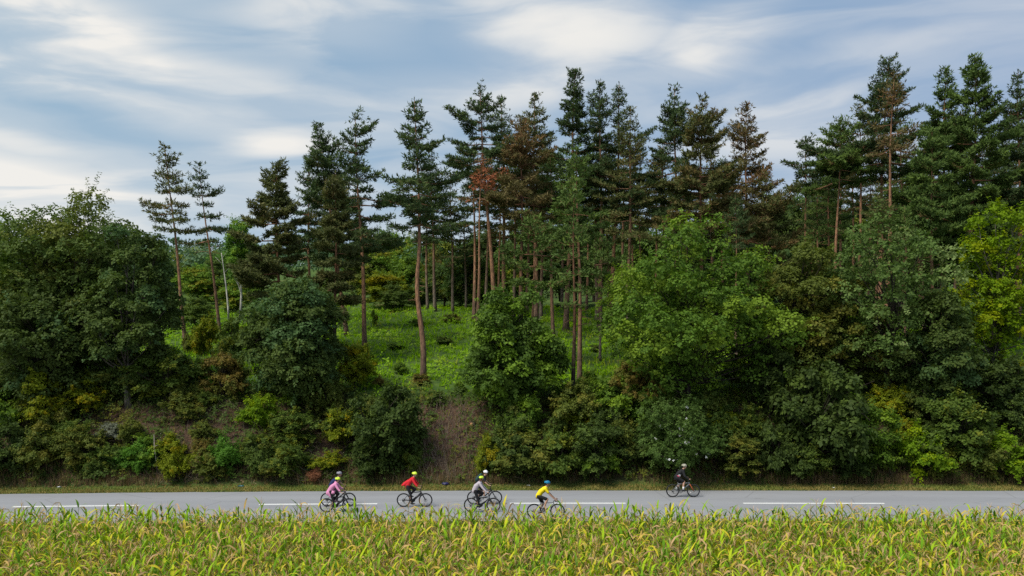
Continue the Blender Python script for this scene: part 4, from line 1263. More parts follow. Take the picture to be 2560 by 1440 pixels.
def crumple(label, cat, name, u, v, size, col, seed, flat=.45):
    d = hit(u, v); rg = np.random.default_rng(seed)
    mb = MB().ellipsoid((0, 0, 0), (size, size * .7, size * flat), nu=14, nv=9)
    for V in mb.V:
        V *= (1 + .28 * rg.normal(size=(len(V), 1)))
        V[:, 2] = np.maximum(V[:, 2], -size * flat * .8)
    o = mb.build(name, plain(name + '_plastic', col, .35, var=.25, scale=12), smooth=False)
    o.location = (wx(u, d), d, gz(wx(u, d), d) + size * flat * .75)
    return tag(o, label, cat)


crumple('dark blue crumpled bag at the foot of the bare slope', 'bag', 'plastic_bag', 1114, 1213, .20, (.02, .02, .09), 1)
crumple('teal crumpled bag at the foot of the left bank', 'bag', 'plastic_bag', 603, 1217, .17, (.01, .10, .12), 2, .3)
crumple('white scrap of litter on the verge behind the rider in yellow', 'litter', 'paper_scrap', 1322, 1215, .10, (.75, .76, .76), 3, .35)
crumple('white scrap of litter on the verge right of the rider in black', 'litter', 'paper_scrap', 2085, 1220, .09, (.72, .72, .70), 4, .3)
crumple('grey scrap of litter at the foot of the far left bank', 'litter', 'paper_scrap', 148, 1219, .10, (.5, .52, .55), 5, .4)

# ------------------------------------------------------------------ maize field
def maize_mat(name, lo, hi, per_object):
    """leaf colour runs from fresh green over yellow to dry tan; lo..hi picks the stretch when the leaf is an object of its own"""
    m, nt, out = new_mat(name)
    if per_object:
        oi = nt.nodes.new('ShaderNodeObjectInfo')
        f = mth(nt, 'ADD', lo, mth(nt, 'MULTIPLY', oi.outputs['Random'], hi - lo))
    else:
        f = attr(nt, 'rnd')
    cr = nt.nodes.new('ShaderNodeValToRGB')
    el_ = cr.color_ramp.elements
    el_[0].position = 0.0; el_[0].color = (.085, .19, .014, 1)
    el_[1].position = 1.0; el_[1].color = (.36, .21, .11, 1)
    for p_, c_ in ((.22, (.14, .30, .015, 1)), (.42, (.27, .45, .014, 1)), (.60, (.42, .53, .020, 1)), (.73, (.62, .52, .035, 1)), (.82, (.58, .39, .10, 1)), (.92, (.58, .38, .20, 1))):
        e = el_.new(p_); e.color = c_
    nt.links.new(f, cr.inputs[0])
    tipf = mth(nt, 'MULTIPLY', ramp(nt, attr(nt, 'along'), .62, 1.0), .3)
    colr = mixc(nt, tipf, cr.outputs[0], (.44, .36, .07))
    colr = mixc(nt, mth(nt, 'MULTIPLY', ramp(nt, noise(nt, 9.0, 3), .5, .7), .25), colr, (.34, .30, .06))
    p = nt.nodes.new('ShaderNodeBsdfPrincipled'); p.inputs['Roughness'].default_value = .7; p.inputs['Specular IOR Level'].default_value = .07
    nt.links.new(colr, p.inputs['Base Color'])
    t_ = nt.nodes.new('ShaderNodeBsdfTranslucent'); nt.links.new(mixc(nt, 1.0, colr, (1.1, 1.15, .7), 'MULTIPLY'), t_.inputs[0])
    mx = nt.nodes.new('ShaderNodeMixShader'); mx.inputs[0].default_value = .20
    nt.links.new(p.outputs[0], mx.inputs[1]); nt.links.new(t_.outputs[0], mx.inputs[2]); nt.links.new(mx.outputs[0], out.inputs[0])
    return m


M['maize_leaf'] = maize_mat('maize_leaf', 0, 1, False)
M['maize_green'] = maize_mat('maize_green', .04, .72, True)
M['maize_dry'] = maize_mat('maize_dry', .72, 1.0, True)
M['maize_stalk'] = plain('maize_stalk', (.24, .25, .07), .6, var=.35, scale=3)
M['tassel'] = leaf_mat('tassel', (.42, .29, .17), (.60, .42, .26), (.34, .25, .15), .3, trans=.2)


def maize_leaf(rng, L, w, e0, bend, twist, nseg=6, across=2):
    """one leaf along +x from the stalk; e0 start elevation, bend total turn downward"""
    t = np.linspace(0, 1, nseg + 1)
    ang = e0 - bend * t ** 1.5
    dx = np.cos(ang) * L / nseg; dz = np.sin(ang) * L / nseg
    X = np.concatenate([[0], np.cumsum(dx[:-1])]); Z = np.concatenate([[0], np.cumsum(dz[:-1])])
    Y = .05 * L * np.sin(t * 3 + rng.uniform(0, 6)) * t
    wd = w * np.clip(np.minimum(t / .12 + .45, (1 - t) / .55), .04, 1) ** .8
    tw = twist * t
    V = []
    for k in range(nseg + 1):
        sd = np.array([-math.sin(ang[k]) * math.sin(tw[k]), math.cos(tw[k]), math.cos(ang[k]) * math.sin(tw[k])])
        c = np.array([X[k], Y[k], Z[k]])
        up = np.array([-math.sin(ang[k]), 0, math.cos(ang[k])])
        wav = .25 * wd[k] * math.sin(k * 2.1 + twist)
        if across == 2: V += [c - sd * wd[k], c + sd * wd[k] + up * wav]
        else: V += [c - sd * wd[k] + up * wd[k] * .35, c, c + sd * wd[k] + up * (wd[k] * .35 + wav)]
    V = np.array(V); m_ = across
    k = np.arange(nseg)[:, None] * m_ + np.arange(m_ - 1)[None]
    Q = np.stack([k, k + 1, k + m_ + 1, k + m_], -1).reshape(-1, 4)
    return V, Q, np.repeat((np.arange(nseg) + .5) / nseg, m_ - 1)


rng = np.random.default_rng(31)
def leaf_args(dry, top):
    if dry: return rng.uniform(.4, .75), rng.uniform(.018, .032), rng.uniform(.6, 1.3), rng.uniform(2.4, 4.6), rng.uniform(-2.5, 2.5)
    if top: return rng.uniform(.36, .62), rng.uniform(.026, .042), rng.uniform(.8, 1.4), rng.uniform(.6, 3.0), rng.uniform(-.8, .8)
    return rng.uniform(.45, .78), rng.uniform(.030, .046), rng.uniform(.6, 1.15), rng.uniform(1.2, 2.5), rng.uniform(-1.0, 1.0)


LT = {k: [leaf_args(k == 'dry', k == 'top') for _ in range(10)] for k in ('top', 'mid', 'dry')}
fine_leaf, coarse_leaf = {}, {}
for k, lst in LT.items():
    fine_leaf[k], coarse_leaf[k] = [], []
    for a in lst:
        V, Q, al = maize_leaf(rng, *a, nseg=8, across=3)
        fine_leaf[k].append(np_mesh('leaf', V, [Q], {'along': ('FACE', al)}, True))
        coarse_leaf[k].append(maize_leaf(rng, *a, nseg=4, across=2))
stalks = []
for k in range(4):
    mb = MB(); tt = np.linspace(0, 1, 7)
    mb.tube(np.stack([.05 * np.sin(tt * 3 + k), .04 * np.sin(tt * 2.2 + 2 * k), tt * 2.0], -1), np.linspace(.016, .006, 7), 6); stalks.append(mb.mesh('stalk', True))


def tassel_shape(rg):
    mb = MB()
    for j in range(6):
        a = rg.uniform(0, 6.28); e = rg.uniform(.12, .45) if j else .02; L = rg.uniform(.16, .28) if j else .40
        w_ = np.array([-math.sin(a), math.cos(a), 0]) * .006
        p0 = np.array([0, 0, .02 * j]); p1 = p0 + np.array([math.cos(a) * e, math.sin(a) * e, 1]) * L * .55; p2 = p0 + np.array([math.cos(a) * e * 1.7, math.sin(a) * e * 1.7, .92]) * L
        mb.add([p0 - w_, p0 + w_, p1 + w_, p1 - w_], [[0, 1, 2, 3]]); mb.add([p1 - w_, p1 + w_, p2 + w_ * .4, p2 - w_ * .4], [[0, 1, 2, 3]])
    return mb


tas = [tassel_shape(rng) for _ in range(4)]
tasm = [t_.mesh('tassel') for t_ in tas]
plants = []
for r_, y0 in enumerate(np.arange(19.4, 31.7, .62)):
    xx = -.76 * y0 - 3
    while xx < .76 * y0 + 3:
        plants.append((xx + rng.normal() * .05, y0 + rng.normal() * .09, rng.normal(2.61, .12)))
        xx += rng.uniform(.17, .26)
plants = np.array(plants)
plants[:, 2] += .10 * wob(plants[:, 0], plants[:, 1], 1.1, 2.0)
inframe = np.abs(plants[:, 0]) < .645 * plants[:, 1] + .3
cand = np.where(inframe & (plants[:, 1] > 22.7))[0]
near = set(cand[np.argsort(plants[cand, 1])][:300].tolist())


def plant_leaves(rg, h, py=28.0):
    """(height, kind, index, azimuth, scale) for each leaf"""
    a0 = rg.uniform(0, math.pi); res = []
    n = 12
    dryness = np.clip(rg.normal(.50 + .10 * (py < 26.5), .26), 0, .95)
    for j in range(n):
        f = j / (n - 1)
        kind = 'top' if f > .68 else 'mid'
        if rg.random() < dryness * (1.5 - 1.0 * f): kind = 'dry'
        res.append((h * (.42 + .54 * f), kind, int(rg.integers(10)), a0 + math.pi * j + rg.normal() * .5, rg.uniform(.85, 1.15)))
    return res


FV, FQ, FA, FR, SV, SQ = [], [], [], [], [], []
nv = 0
TM = MB(); STM = MB()
green_r = lambda rg: rg.random() * .70
for i, (px, py, h) in enumerate(plants):
    z0 = gz(px, py)
    lv = plant_leaves(rng, h, py)
    tone = rng.uniform(-.12, .12)
    tas_on = rng.random() < .42
    if i in near:
        r = empty('maize_plant', (px, py, z0), rng.uniform(0, 6.28))
        so = mobj('stalk', stalks[i % 4], M['maize_stalk'], r); so.scale = (1, 1, h / 2.0)
        for (z, kind, idx, a, sc) in lv:
            o = bpy.data.objects.new('leaf', fine_leaf[kind][idx])
            if not o.data.materials: o.data.materials.append(M['maize_dry' if kind == 'dry' else 'maize_green'])
            o.location = (0, 0, z); o.rotation_euler = (0, 0, a); o.scale = (sc, sc, sc)
            link(o, r)
        if tas_on:
            o = mobj('tassel', tasm[i % 4], M['tassel'], r); o.location = (0, 0, h * .97)
        tag(r, 'yellowing maize plant in the front rows along the bottom edge of the picture', 'maize plant', 'front maize plants')
        continue
    rot0 = rng.uniform(0, 6.28)
    for (z, kind, idx, a, sc) in lv:
        V, Q, al = coarse_leaf[kind][idx]
        c, s = math.cos(a + rot0) * sc, math.sin(a + rot0) * sc
        W = np.stack([V[:, 0] * c - V[:, 1] * s + px, V[:, 0] * s + V[:, 1] * c + py, V[:, 2] * sc + z + z0], -1)
        FV.append(W); FQ.append(Q + nv); FA.append(al); nv += len(V)
        rv_ = rng.uniform(.72, 1.0) if kind == 'dry' else np.clip(rng.random() * .66 + tone + .05, 0, .72)
        FR.append(np.full(len(Q), rv_))
    STM.tube([[px, py, z0], [px, py, z0 + h * .98]], [.015, .007], 4, False)
    if tas_on:
        tb = tas[i % 4]
        TM.add(np.vstack(tb.V) + np.array([px, py, z0 + h * .97]), np.vstack(tb.Q))
fm = np_mesh('maize_leaves', np.vstack(FV), [np.vstack(FQ)], {'rnd': ('FACE', np.concatenate(FR)), 'along': ('FACE', np.concatenate(FA))}, True)
fr = mobj('maize_field', fm, M['maize_leaf'])
tag(fr, 'field of ripening yellow-green maize in front of the road', 'maize field', kind='stuff')
tag(mobj('stalks', STM.mesh('stalks'), M['maize_stalk'], fr), kind='stuff')
tt_ = TM.mesh('tassels')
a = tt_.attributes.new('rnd', 'FLOAT', 'FACE'); a.data.foreach_set('value', np.random.default_rng(2).random(len(tt_.polygons)).astype(np.float32))
tag(mobj('tassels', tt_, M['tassel'], fr), kind='stuff')


# ------------------------------------------------------------------ bicycles
M['tyre'] = plain('tyre', (.018, .018, .020), .75, var=.3)
M['black_metal'] = plain('black_metal', (.020, .020, .023), .38, var=.2)
M['steel'] = plain('steel', (.42, .42, .43), .35, 1.0, .1)
M['dark_steel'] = plain('dark_steel', (.10, .10, .105), .4, .8, .2)
M['frame_orange'] = plain('frame_orange', (.62, .13, .03), .4)
M['frame_grey'] = plain('frame_grey', (.24, .25, .26), .4)
M['saddle'] = plain('saddle', (.02, .02, .022), .6)


def bicycle(label, loc, frame_m='black_metal', fork_m='black_metal', ebike=True, bar='flat', crank=20, r=.365, rz=0.0):
    root = empty('bicycle', loc, rz)
    tag(root, label, 'bicycle', 'bicycles on the road')
    hubR, hubF, bb = np.array([-.585, 0, r]), np.array([.565, 0, r]), np.array([-.14, 0, r - .03])
    hb, ht = np.array([.355, 0, .715]), np.array([.315, 0, .83])
    st = np.array([-.30, 0, .82])
    if bar == 'drop': hb, ht = np.array([.40, 0, .66]), np.array([.365, 0, .80])
    f = MB(); k = 1.5 if ebike else 1.0
    f.tube([hb, ht], .026, 8); f.tube([bb, hb + [0, 0, .03]], [.030 * k, .034 * k], 10)
    f.tube([st + [.02, 0, -.08], ht + [0, 0, -.03]], .022 * (1.15 if ebike else 1), 8); f.tube([bb, st], .019, 8)
    for s in (-1, 1):
        f.tube([bb + [0, .035 * s, 0], hubR + [0, .065 * s, 0]], [.015, .012], 6)
        f.tube([st + [.03, .02 * s, -.1], hubR + [0, .065 * s, 0]], [.012, .010], 6)
    fo = f.build('frame', M[frame_m], root)
    if ebike:
        mo = MB(); mo.ellipsoid(bb + [.03, 0, .0], (.13, .065, .085)); mo.tube([bb + [.07, 0, .03], hb + [-.06, 0, -.03]], [.058, .05], 10)
        mo.build('motor_and_battery', M['black_metal'], root)
    g = MB()
    for s in (-1, 1): g.tube([hb + [.015, .06 * s, -.01], hubF + [0, .06 * s, 0]], [.021, .014], 7)
    g.box(hb + [.012, 0, -.015], (.05, .15, .04)); g.tube([hb, ht], .018, 6)
    g.build('fork', M[fork_m], root)
    for h in (hubF, hubR):
        w = MB(); w.torus((0, 0, 0), r - .055, .014, 40, 6, .9); wo_ = w.build('wheel', M['black_metal'], root); wo_.location = h
        t = MB(); t.torus((0, 0, 0), r - .029, .029, 44, 8); t.build('tyre', M['tyre'], wo_)
        sp = MB()
        for q in range(20):
            a = q * math.pi / 10; sp.tube([[.03 * math.cos(a + .6), .02 * (-1) ** q, .03 * math.sin(a + .6)], [(r - .06) * math.cos(a), 0, (r - .06) * math.sin(a)]], .0016, 3, False)
        sp.build('spokes', M['steel'], wo_)
        hbm = MB(); hbm.tube([[0, -.05, 0], [0, .05, 0]], .026, 8); hbm.torus((0, -.045, 0), .075, .010, 22, 4, .3); hbm.build('hub', M['dark_steel'], wo_)
    cs = MB(); cs.tube([[0, -.055, 0], [0, -.04, 0]], .055, 14); o = cs.build('cassette', M['dark_steel'], root); o.location = hubR
    de = MB(); de.tube([hubR + [.0, -.07, -.03], hubR + [.03, -.07, -.12], hubR + [.06, -.07, -.16]], .014, 5); de.build('derailleur', M['black_metal'], root)
    sd = MB()
    top = st + (st - bb) / np.linalg.norm(st - bb) * .16
    sd.tube([st, top], .015, 7); sd.build('seatpost', M['black_metal'], root)
    sa = MB(); sa.ellipsoid(top + [-.06, 0, .03], (.10, .075, .03), nu=14, nv=8); sa.ellipsoid(top + [.07, 0, .028], (.12, .028, .022), nu=12, nv=7); sa.build('saddle', M['saddle'], root)
    hbar = MB()
    if bar == 'flat':
        bc = ht + [.035, 0, .17]
        hbar.tube([ht, ht + [-.01, 0, .12]], .02, 7); hbar.tube([ht + [-.01, 0, .12], bc], .017, 7)
        hbar.tube([bc + [-.05, -.36, .02], bc + [-.02, -.18, .01], bc, bc + [-.02, .18, .01], bc + [-.05, .36, .02]], .0135, 7)
        hb_o = hbar.build('handlebar', M['black_metal'], root)
        for s in (-1, 1):
            gp = MB(); gp.tube([bc + [-.05, .36 * s, .02], bc + [-.034, .25 * s, .015]], .019, 8); gp.build('grip', M['tyre'], hb_o)
            lv = MB(); lv.tube([bc + [-.03, .22 * s, .01], bc + [.03, .25 * s, -.02], bc + [.02, .33 * s, -.03]], .006, 5); lv.build('brake_lever', M['black_metal'], hb_o)
        grip = bc + [-.04, 0, .018]; gy = .30
    else:
        bc = ht + [.09, 0, .09]
        hbar.tube([ht, ht + [0, 0, .06], bc], .017, 7)
        for s in (-1, 1):
            hbar.tube([bc, bc + [0, .20 * s, 0], bc + [.06, .215 * s, 0], bc + [.10, .22 * s, -.03], bc + [.07, .225 * s, -.11], bc + [-.03, .23 * s, -.125]], .0135, 6)
        hb_o = hbar.build('handlebar', M['black_metal'], root)
        for s in (-1, 1):
            lv = MB(); lv.tube([bc + [.06, .215 * s, .005], bc + [.12, .215 * s, .045], bc + [.14, .22 * s, -.07]], [.017, .014, .006], 6); lv.build('brake_lever', M['tyre'], hb_o)
        grip = bc + [.07, 0, .02]; gy = .215
    ck = R(crank)
    cr_ = MB(); cr_.torus(bb + [0, -.06, 0], .085, .012, 24, 4, .4); cr_.tube([bb + [0, -.075, 0], bb + [0, .075, 0]], .022, 8)
    ped = {}
    for s in (-1, 1):
        e = bb + np.array([math.cos(ck) * .17 * -s, .085 * s, math.sin(ck) * .17 * -s])
        cr_.tube([bb + [0, .08 * s, 0], e], [.015, .012], 6); ped[s] = e + [0, .06 * s, 0]
    co_ = cr_.build('crankset', M['dark_steel'], root)
    for s in (-1, 1):
        pm = MB(); pm.box(ped[s], (.09, .09, .02)); pm.build('pedal', M['black_metal'], co_, False)
    ch = MB(); ch.tube([bb + [0, -.06, .085], hubR + [0, -.048, .05]], .006, 4); ch.tube([bb + [0, -.06, -.085], hubR + [.06, -.06, -.15]], .006, 4); ch.build('chain', M['dark_steel'], root)
    return dict(root=root, seat=top + [-.04, 0, .055], grip=grip, gy=gy, ped=ped)


# ------------------------------------------------------------------ riders
M['skin'] = plain('skin', (.50, .29, .20), .55, var=.08, scale=10)
M['eye'] = plain('eye', (.03, .025, .02), .3)
M['lip'] = plain('lip', (.36, .13, .11), .5)


def remeshed(mb, name, voxel, smooth_it=4):
    o = bpy.data.objects.new('tmp', mb.mesh('tmp')); COL.objects.link(o)
    mo = o.modifiers.new('r', 'REMESH'); mo.mode = 'VOXEL'; mo.voxel_size = voxel; mo.use_smooth_shade = True
    sm = o.modifiers.new('s', 'SMOOTH'); sm.iterations = smooth_it; sm.factor = .5
    me = bpy.data.meshes.new_from_object(o.evaluated_get(bpy.context.evaluated_depsgraph_get()))
    me.name = name
    bpy.data.objects.remove(o)
    me.polygons.foreach_set('use_smooth', np.ones(len(me.polygons), dtype=bool))
    return me


def ik(a, b, l1, l2, pole):
    d = b - a; L = np.linalg.norm(d)
    if L > .995 * (l1 + l2): L = .995 * (l1 + l2)
    n = d / np.linalg.norm(d)
    x = (l1 * l1 - l2 * l2 + L * L) / (2 * L); h = math.sqrt(max(1e-6, l1 * l1 - x * x))
    p = pole - n * np.dot(pole, n); p /= np.linalg.norm(p)
    return a + n * x + p * h


def rider(label, bike, tall=1.72, top_m='', sleeve='long', legs='long', leg_m='', helmet_m='', hair=None, head_turn=0.0, lean=None, shoe_m='shoe_dark', sock=None, jacket=None, pack=None, panel=None):
    s_ = tall / 1.75
    root_bike = bike['root']
    inv = Matrix.Translation(root_bike.location) @ Matrix.Rotation(root_bike.rotation_euler.z, 4, 'Z')
    seat = bike['seat']
    hip = seat + np.array([.02, 0, .075 * s_])
    lean = R(lean if lean is not None else 48)
    tl = .50 * s_
    sh = hip + np.array([math.cos(lean), 0, math.sin(lean)]) * tl
    mid = hip * .5 + sh * .5 + np.array([-.035, 0, .03])
    nk = sh + np.array([math.cos(lean + .1) * .09, 0, math.sin(lean + .15) * .09]) * s_
    hd = nk + np.array([.055, 0, .125]) * s_
    J = {}
    for s in (-1, 1):
        J['sh', s] = sh + np.array([.0, .165 * s_ * s, -.02])
        J['wr', s] = bike['grip'] + np.array([-.075, bike['gy'] * s, .035])
        J['el', s] = ik(J['sh', s], J['wr', s], .285 * s_, .265 * s_, np.array([-.25, .55 * s, -.8]))
        J['hp', s] = hip + np.array([0.01, .085 * s_ * s, -.02])
        J['an', s] = bike['ped'][s] * np.array([1, 1, 1]) + np.array([-.055, -.0 * s, .095])
        J['kn', s] = ik(J['hp', s], J['an', s], .435 * s_, .43 * s_, np.array([1.0, .08 * s, .25]))
    # --- body: one continuous skin
    b = MB()
    b.capsule(hip, mid, .105 * s_, .105 * s_); b.capsule(mid, sh + [-.0, 0, -.04], .105 * s_, .115 * s_)
    for s in (-1, 1):
        b.capsule(sh + [0, .05 * s, -.03], J['sh', s], .085 * s_, .058 * s_)
        b.capsule(J['sh', s], J['el', s], .050 * s_, .038 * s_); b.capsule(J['el', s], J['wr', s], .038 * s_, .026 * s_)
        b.capsule(J['hp', s], J['kn', s], .088 * s_, .057 * s_); b.capsule(J['kn', s], J['kn', s] * .6 + J['an', s] * .4 + [-.02, 0, 0], .055 * s_, .058 * s_)
        b.capsule(J['kn', s] * .6 + J['an', s] * .4 + [-.02, 0, 0], J['an', s], .056 * s_, .036 * s_)
        b.capsule(J['an', s], J['an', s] + [.02, 0, -.05], .038 * s_, .034 * s_); b.capsule(J['an', s] + [-.02, 0, -.055], J['an', s] + [.15 * s_, 0, -.065], .035 * s_, .026 * s_)
        palm = J['wr', s] + np.array([.055, 0, -.004]); b.ellipsoid((J['wr', s] + palm) / 2 + [.012, 0, 0], (.05 * s_, .042 * s_, .020 * s_))
    b.capsule(sh + [0, 0, 0], nk, .062 * s_, .055 * s_); b.capsule(nk, hd + [-.01, 0, -.06], .055 * s_, .055 * s_)
    rt = np.array(Matrix.Rotation(head_turn, 3, 'Z'))

    def H_(v): return hd + rt @ (np.array(v, float) * s_)
    b.ellipsoid(H_((0, 0, .015)), np.array([.098, .076, .112]) * s_, rt, 16, 12); b.ellipsoid(H_((.035, 0, -.055)), np.array([.062, .054, .062]) * s_, rt, 12, 8)
    bodym = remeshed(b, 'person', .021)
    bm = bmesh.new(); bm.from_mesh(bodym)
    ex = MB()
    ex.ellipsoid(H_((.100, 0, -.012)), np.array([.026, .014, .022]) * s_, rt, 8, 6)
    for s in (-1, 1):
        ex.ellipsoid(H_((.0, .078 * s, -.01)), np.array([.020, .010, .032]) * s_, rt, 8, 6)
        pc = J['wr', s] + np.array([.055, 0, -.002])
        for q, (yy, ln) in enumerate(((-.030, .9), (-.011, 1.05), (.009, 1.0), (.028, .8))):      # four fingers over the bar
            a_ = pc + np.array([.012, yy * s_, .006]); c1 = a_ + np.array([.034 * ln, 0, .004]); c2 = c1 + np.array([.016 * ln, 0, -.026 * ln]); c3 = c2 + np.array([-.020 * ln, 0, -.014])
            ex.tube([a_ - [.02, 0, 0], a_, c1, c2, c3], [.0095, .0095, .009, .008, .007], 6)
        ti = -s                                                                                 # thumb from the inner side of the palm, under the bar
        a_ = pc + np.array([-.018, .034 * ti * s_, -.004]); ex.tube([a_ - [0, .014 * ti, 0], a_ + [.012, .010 * ti, -.008], a_ + [.036, .012 * ti, -.024], a_ + [.05, .006 * ti, -.03]], [.012, .011, .010, .008], 6)
    em = ex.mesh('x', True); bm.from_mesh(em); bm.to_mesh(bodym); bm.free()
    bodym.polygons.foreach_set('use_smooth', np.ones(len(bodym.polygons), dtype=bool))
    root = mobj('person', bodym, M['skin'])
    root.matrix_world = inv
    tag(root, label, 'person', 'riders on the road')
    for s in (-1, 1):
        e = MB(); e.ellipsoid(H_((.088, .032 * s, .012)), np.array([.012, .013, .010]) * s_, rt, 8, 6); e.build('eye', M['eye'], root)
    e = MB(); e.ellipsoid(H_((.092, 0, -.062)), np.array([.010, .024, .007]) * s_, rt, 8, 6); e.build('mouth', M['lip'], root)
    # --- clothes
    g = .016
    c = MB()
    c.capsule(hip + [-.01, 0, .01], mid, .122 * s_ + g, .116 * s_ + g); c.capsule(mid, sh + [0, 0, -.04], .116 * s_ + g, .122 * s_ + g)
    for s in (-1, 1):
        c.capsule(sh + [0, .05 * s, -.03], J['sh', s], .09 * s_ + g, .064 * s_ + g)
        if sleeve == 'long':
            c.capsule(J['sh', s], J['el', s], .060 * s_ + g, .047 * s_ + g); c.capsule(J['el', s], J['wr', s] * .92 + J['el', s] * .08, .047 * s_ + g, .032 * s_ + g)
        elif sleeve == 'threequarter':
            c.capsule(J['sh', s], J['el', s], .062 * s_ + g, .050 * s_ + g); c.capsule(J['el', s], J['wr', s] * .55 + J['el', s] * .45, .048 * s_ + g, .040 * s_ + g)
        else:
            c.capsule(J['sh', s], J['el', s] * .72 + J['sh', s] * .28, .060 * s_ + g, .052 * s_ + g)
    c.capsule(sh, nk * .55 + sh * .45, .075 * s_, .066 * s_)
    if jacket == 'flare':       # tail of the open jacket blown out behind
        c.capsule(mid + [-.06, 0, 0], hip + [-.20, 0, .10], .115, .085); c.capsule(hip + [-.18, .05, .10], hip + [-.30, .02, .045], .075, .04); c.capsule(hip + [-.18, -.05, .08], hip + [-.30, -.04, .03], .07, .035)
    if jacket == 'long':        # loose coat reaching over the hips
        c.capsule(mid + [-.03, 0, -.02], hip + [-.10, 0, -.10], .135, .15); c.capsule(hip + [-.08, .04, -.06], hip + [.0, .08, -.24], .12, .08); c.capsule(hip + [-.08, -.04, -.06], hip + [.02, -.09, -.25], .12, .08)
        c.capsule(hip + [-.05, -.06, -.1], hip + [.16, -.10, -.07], .10, .085); c.capsule(hip + [-.05, .06, -.1], hip + [.16, .10, -.07], .10, .085)
        c.capsule(nk + [-.06, 0, -.05], nk + [-.07, 0, .0], .07, .06)
    if jacket == 'loose':
        c.capsule(mid + [-.03, 0, .0], hip + [-.05, 0, -.02], .13, .135)
    if jacket == 'shirt':
        c.capsule(mid + [-.02, 0, .0], hip + [-.03, 0, -.005], .125, .125)
    mobj({'flare': 'jacket', 'long': 'coat', 'loose': 'sweater', 'shirt': 'shirt'}.get(jacket, 'jersey'), remeshed(c, 'clothes', .026, 3), M[top_m], root)
    c = MB(); g = .012
    c.capsule(hip + [0, 0, .04], hip + [.02, 0, -.03], .118 * s_ + g, .115 * s_ + g)
    for s in (-1, 1):
        if legs == 'long':
            c.capsule(J['hp', s], J['kn', s], .094 * s_ + g, .063 * s_ + g); c.capsule(J['kn', s], J['an', s] + [0, 0, .03], .063 * s_ + g, .045 * s_ + g)
        else:
            f_ = .88 if legs == 'short' else 1.0
            c.capsule(J['hp', s], J['kn', s] * f_ + J['hp', s] * (1 - f_), .094 * s_ + g, .066 * s_ + g)
    mobj('trousers' if legs == 'long' else 'shorts', remeshed(c, 'legs', .026, 3), M[leg_m], root)
    for s in (-1, 1):
        c = MB(); a_ = J['an', s]
        c.capsule(a_ + [-.045, 0, -.055], a_ + [.10 * s_, 0, -.058], .046 * s_, .042 * s_); c.capsule(a_ + [.08, 0, -.06], a_ + [.165 * s_, 0, -.068], .042 * s_, .030 * s_); c.capsule(a_ + [-.02, 0, -.05], a_ + [-.01, 0, -.01], .046, .045)
        mobj('shoe', remeshed(c, 'shoe', .016, 3), M[shoe_m], root)
        if sock:
            c = MB(); c.tube([a_ + [-.0, 0, -.01], a_ * .80 + J['kn', s] * .20 + [-.006, 0, 0], a_ * .66 + J['kn', s] * .34 + [-.012, 0, 0]], [.047, .049, .057], 10); c.build('sock', M[sock], root)
    # --- helmet: open dome with ridges, and straps
    hm = MB()
    nu, nvv = 20, 9
    ph = np.linspace(0, math.pi * .56, nvv); th = np.arange(nu) * 2 * math.pi / nu
    PH, TH = np.meshgrid(ph, th, indexing='ij')
    rib = 1 + .055 * np.cos(TH * 6) * np.sin(PH) * (PH < 1.35)
    Vx = .128 * np.sin(PH) * np.cos(TH) * rib; Vy = .098 * np.sin(PH) * np.sin(TH) * rib; Vz = .100 * np.cos(PH) + .012 * np.cos(TH * 6) * np.sin(PH)
    V = np.stack([Vx - .008, Vy, Vz], -1).reshape(-1, 3)
    tilt = np.array(Matrix.Rotation(R(6), 3, 'Y'))
    V = (V @ tilt.T) * s_
    V = V @ rt.T + hd + rt @ np.array([0.0, 0, .048 * s_])
    i = np.arange(nvv - 1)[:, None] * nu; j = np.arange(nu)[None]; k = (j + 1) % nu
    hm.add(V, np.stack([i + j, i + nu + j, i + nu + k, i + k], -1).reshape(-1, 4))
    ho = hm.build('helmet', M[helmet_m], root)
    so = ho.modifiers.new('shell', 'SOLIDIFY'); so.thickness = .014; so.offset = 1.0
    for s in (-1, 0, 1):        # vent slots as dark recess strips on the shell
        vs = MB(); aa = [.35, .75, 1.15]
        pts = []
        for a_ in aa:
            q = np.array([-.140 * math.cos(a_ + .35) + .0, .055 * s * math.sin(a_ + .3), .114 * math.sin(a_ + .35)]) * s_
            pts.append(hd + rt @ (tilt @ q + np.array([-.004, 0, .050 * s_])))
        vs.tube(pts, [.006, .010, .006], 6); vs.build('vent', M['saddle'], ho)
    stp = MB()
    for s in (-1, 1): stp.tube([H_((.03, .083 * s, .04)), H_((.028, .074 * s, -.05)), H_((.03, .02 * s, -.118))], .004, 5)
    stp.build('strap', M['saddle'], ho)
    if hair:
        h_ = MB(); h_.ellipsoid(H_((-.045, 0, -.02)), np.array([.062, .072, .08]) * s_, rt, 12, 8)
        if hair[1] == 'long': h_.capsule(H_((-.07, 0, -.05)), H_((-.12, .0, -.16)), .035, .02)
        h_.build('hair', M[hair[0]], root)
    if pack:
        k_ = MB(); up = np.array([math.cos(lean), 0, math.sin(lean)]); bk_ = np.array([-math.sin(lean), 0, math.cos(lean)])
        p0 = hip + up * .14 + bk_ * .17; p1 = hip + up * .46 + bk_ * .18
        k_.capsule(p0, p1, .115, .10); k_.capsule(p0 + bk_ * .04, p0 + up * .16 + bk_ * .06, .08, .07)
        po = mobj('backpack', remeshed(k_, 'backpack', .02, 3), M[pack], root)
    if panel:
        for nm, mt, f0, f1, off in panel:
            k_ = MB(); up = np.array([math.cos(lean), 0, math.sin(lean)])
            k_.capsule(hip + up * f0 * tl + [-.006, 0, .006], hip + up * f1 * tl + [-.012, 0, .010], .139 * s_ + off, .137 * s_ + off)
            mobj(nm, remeshed(k_, 'panel', .02, 2), M[mt], root)
    return root


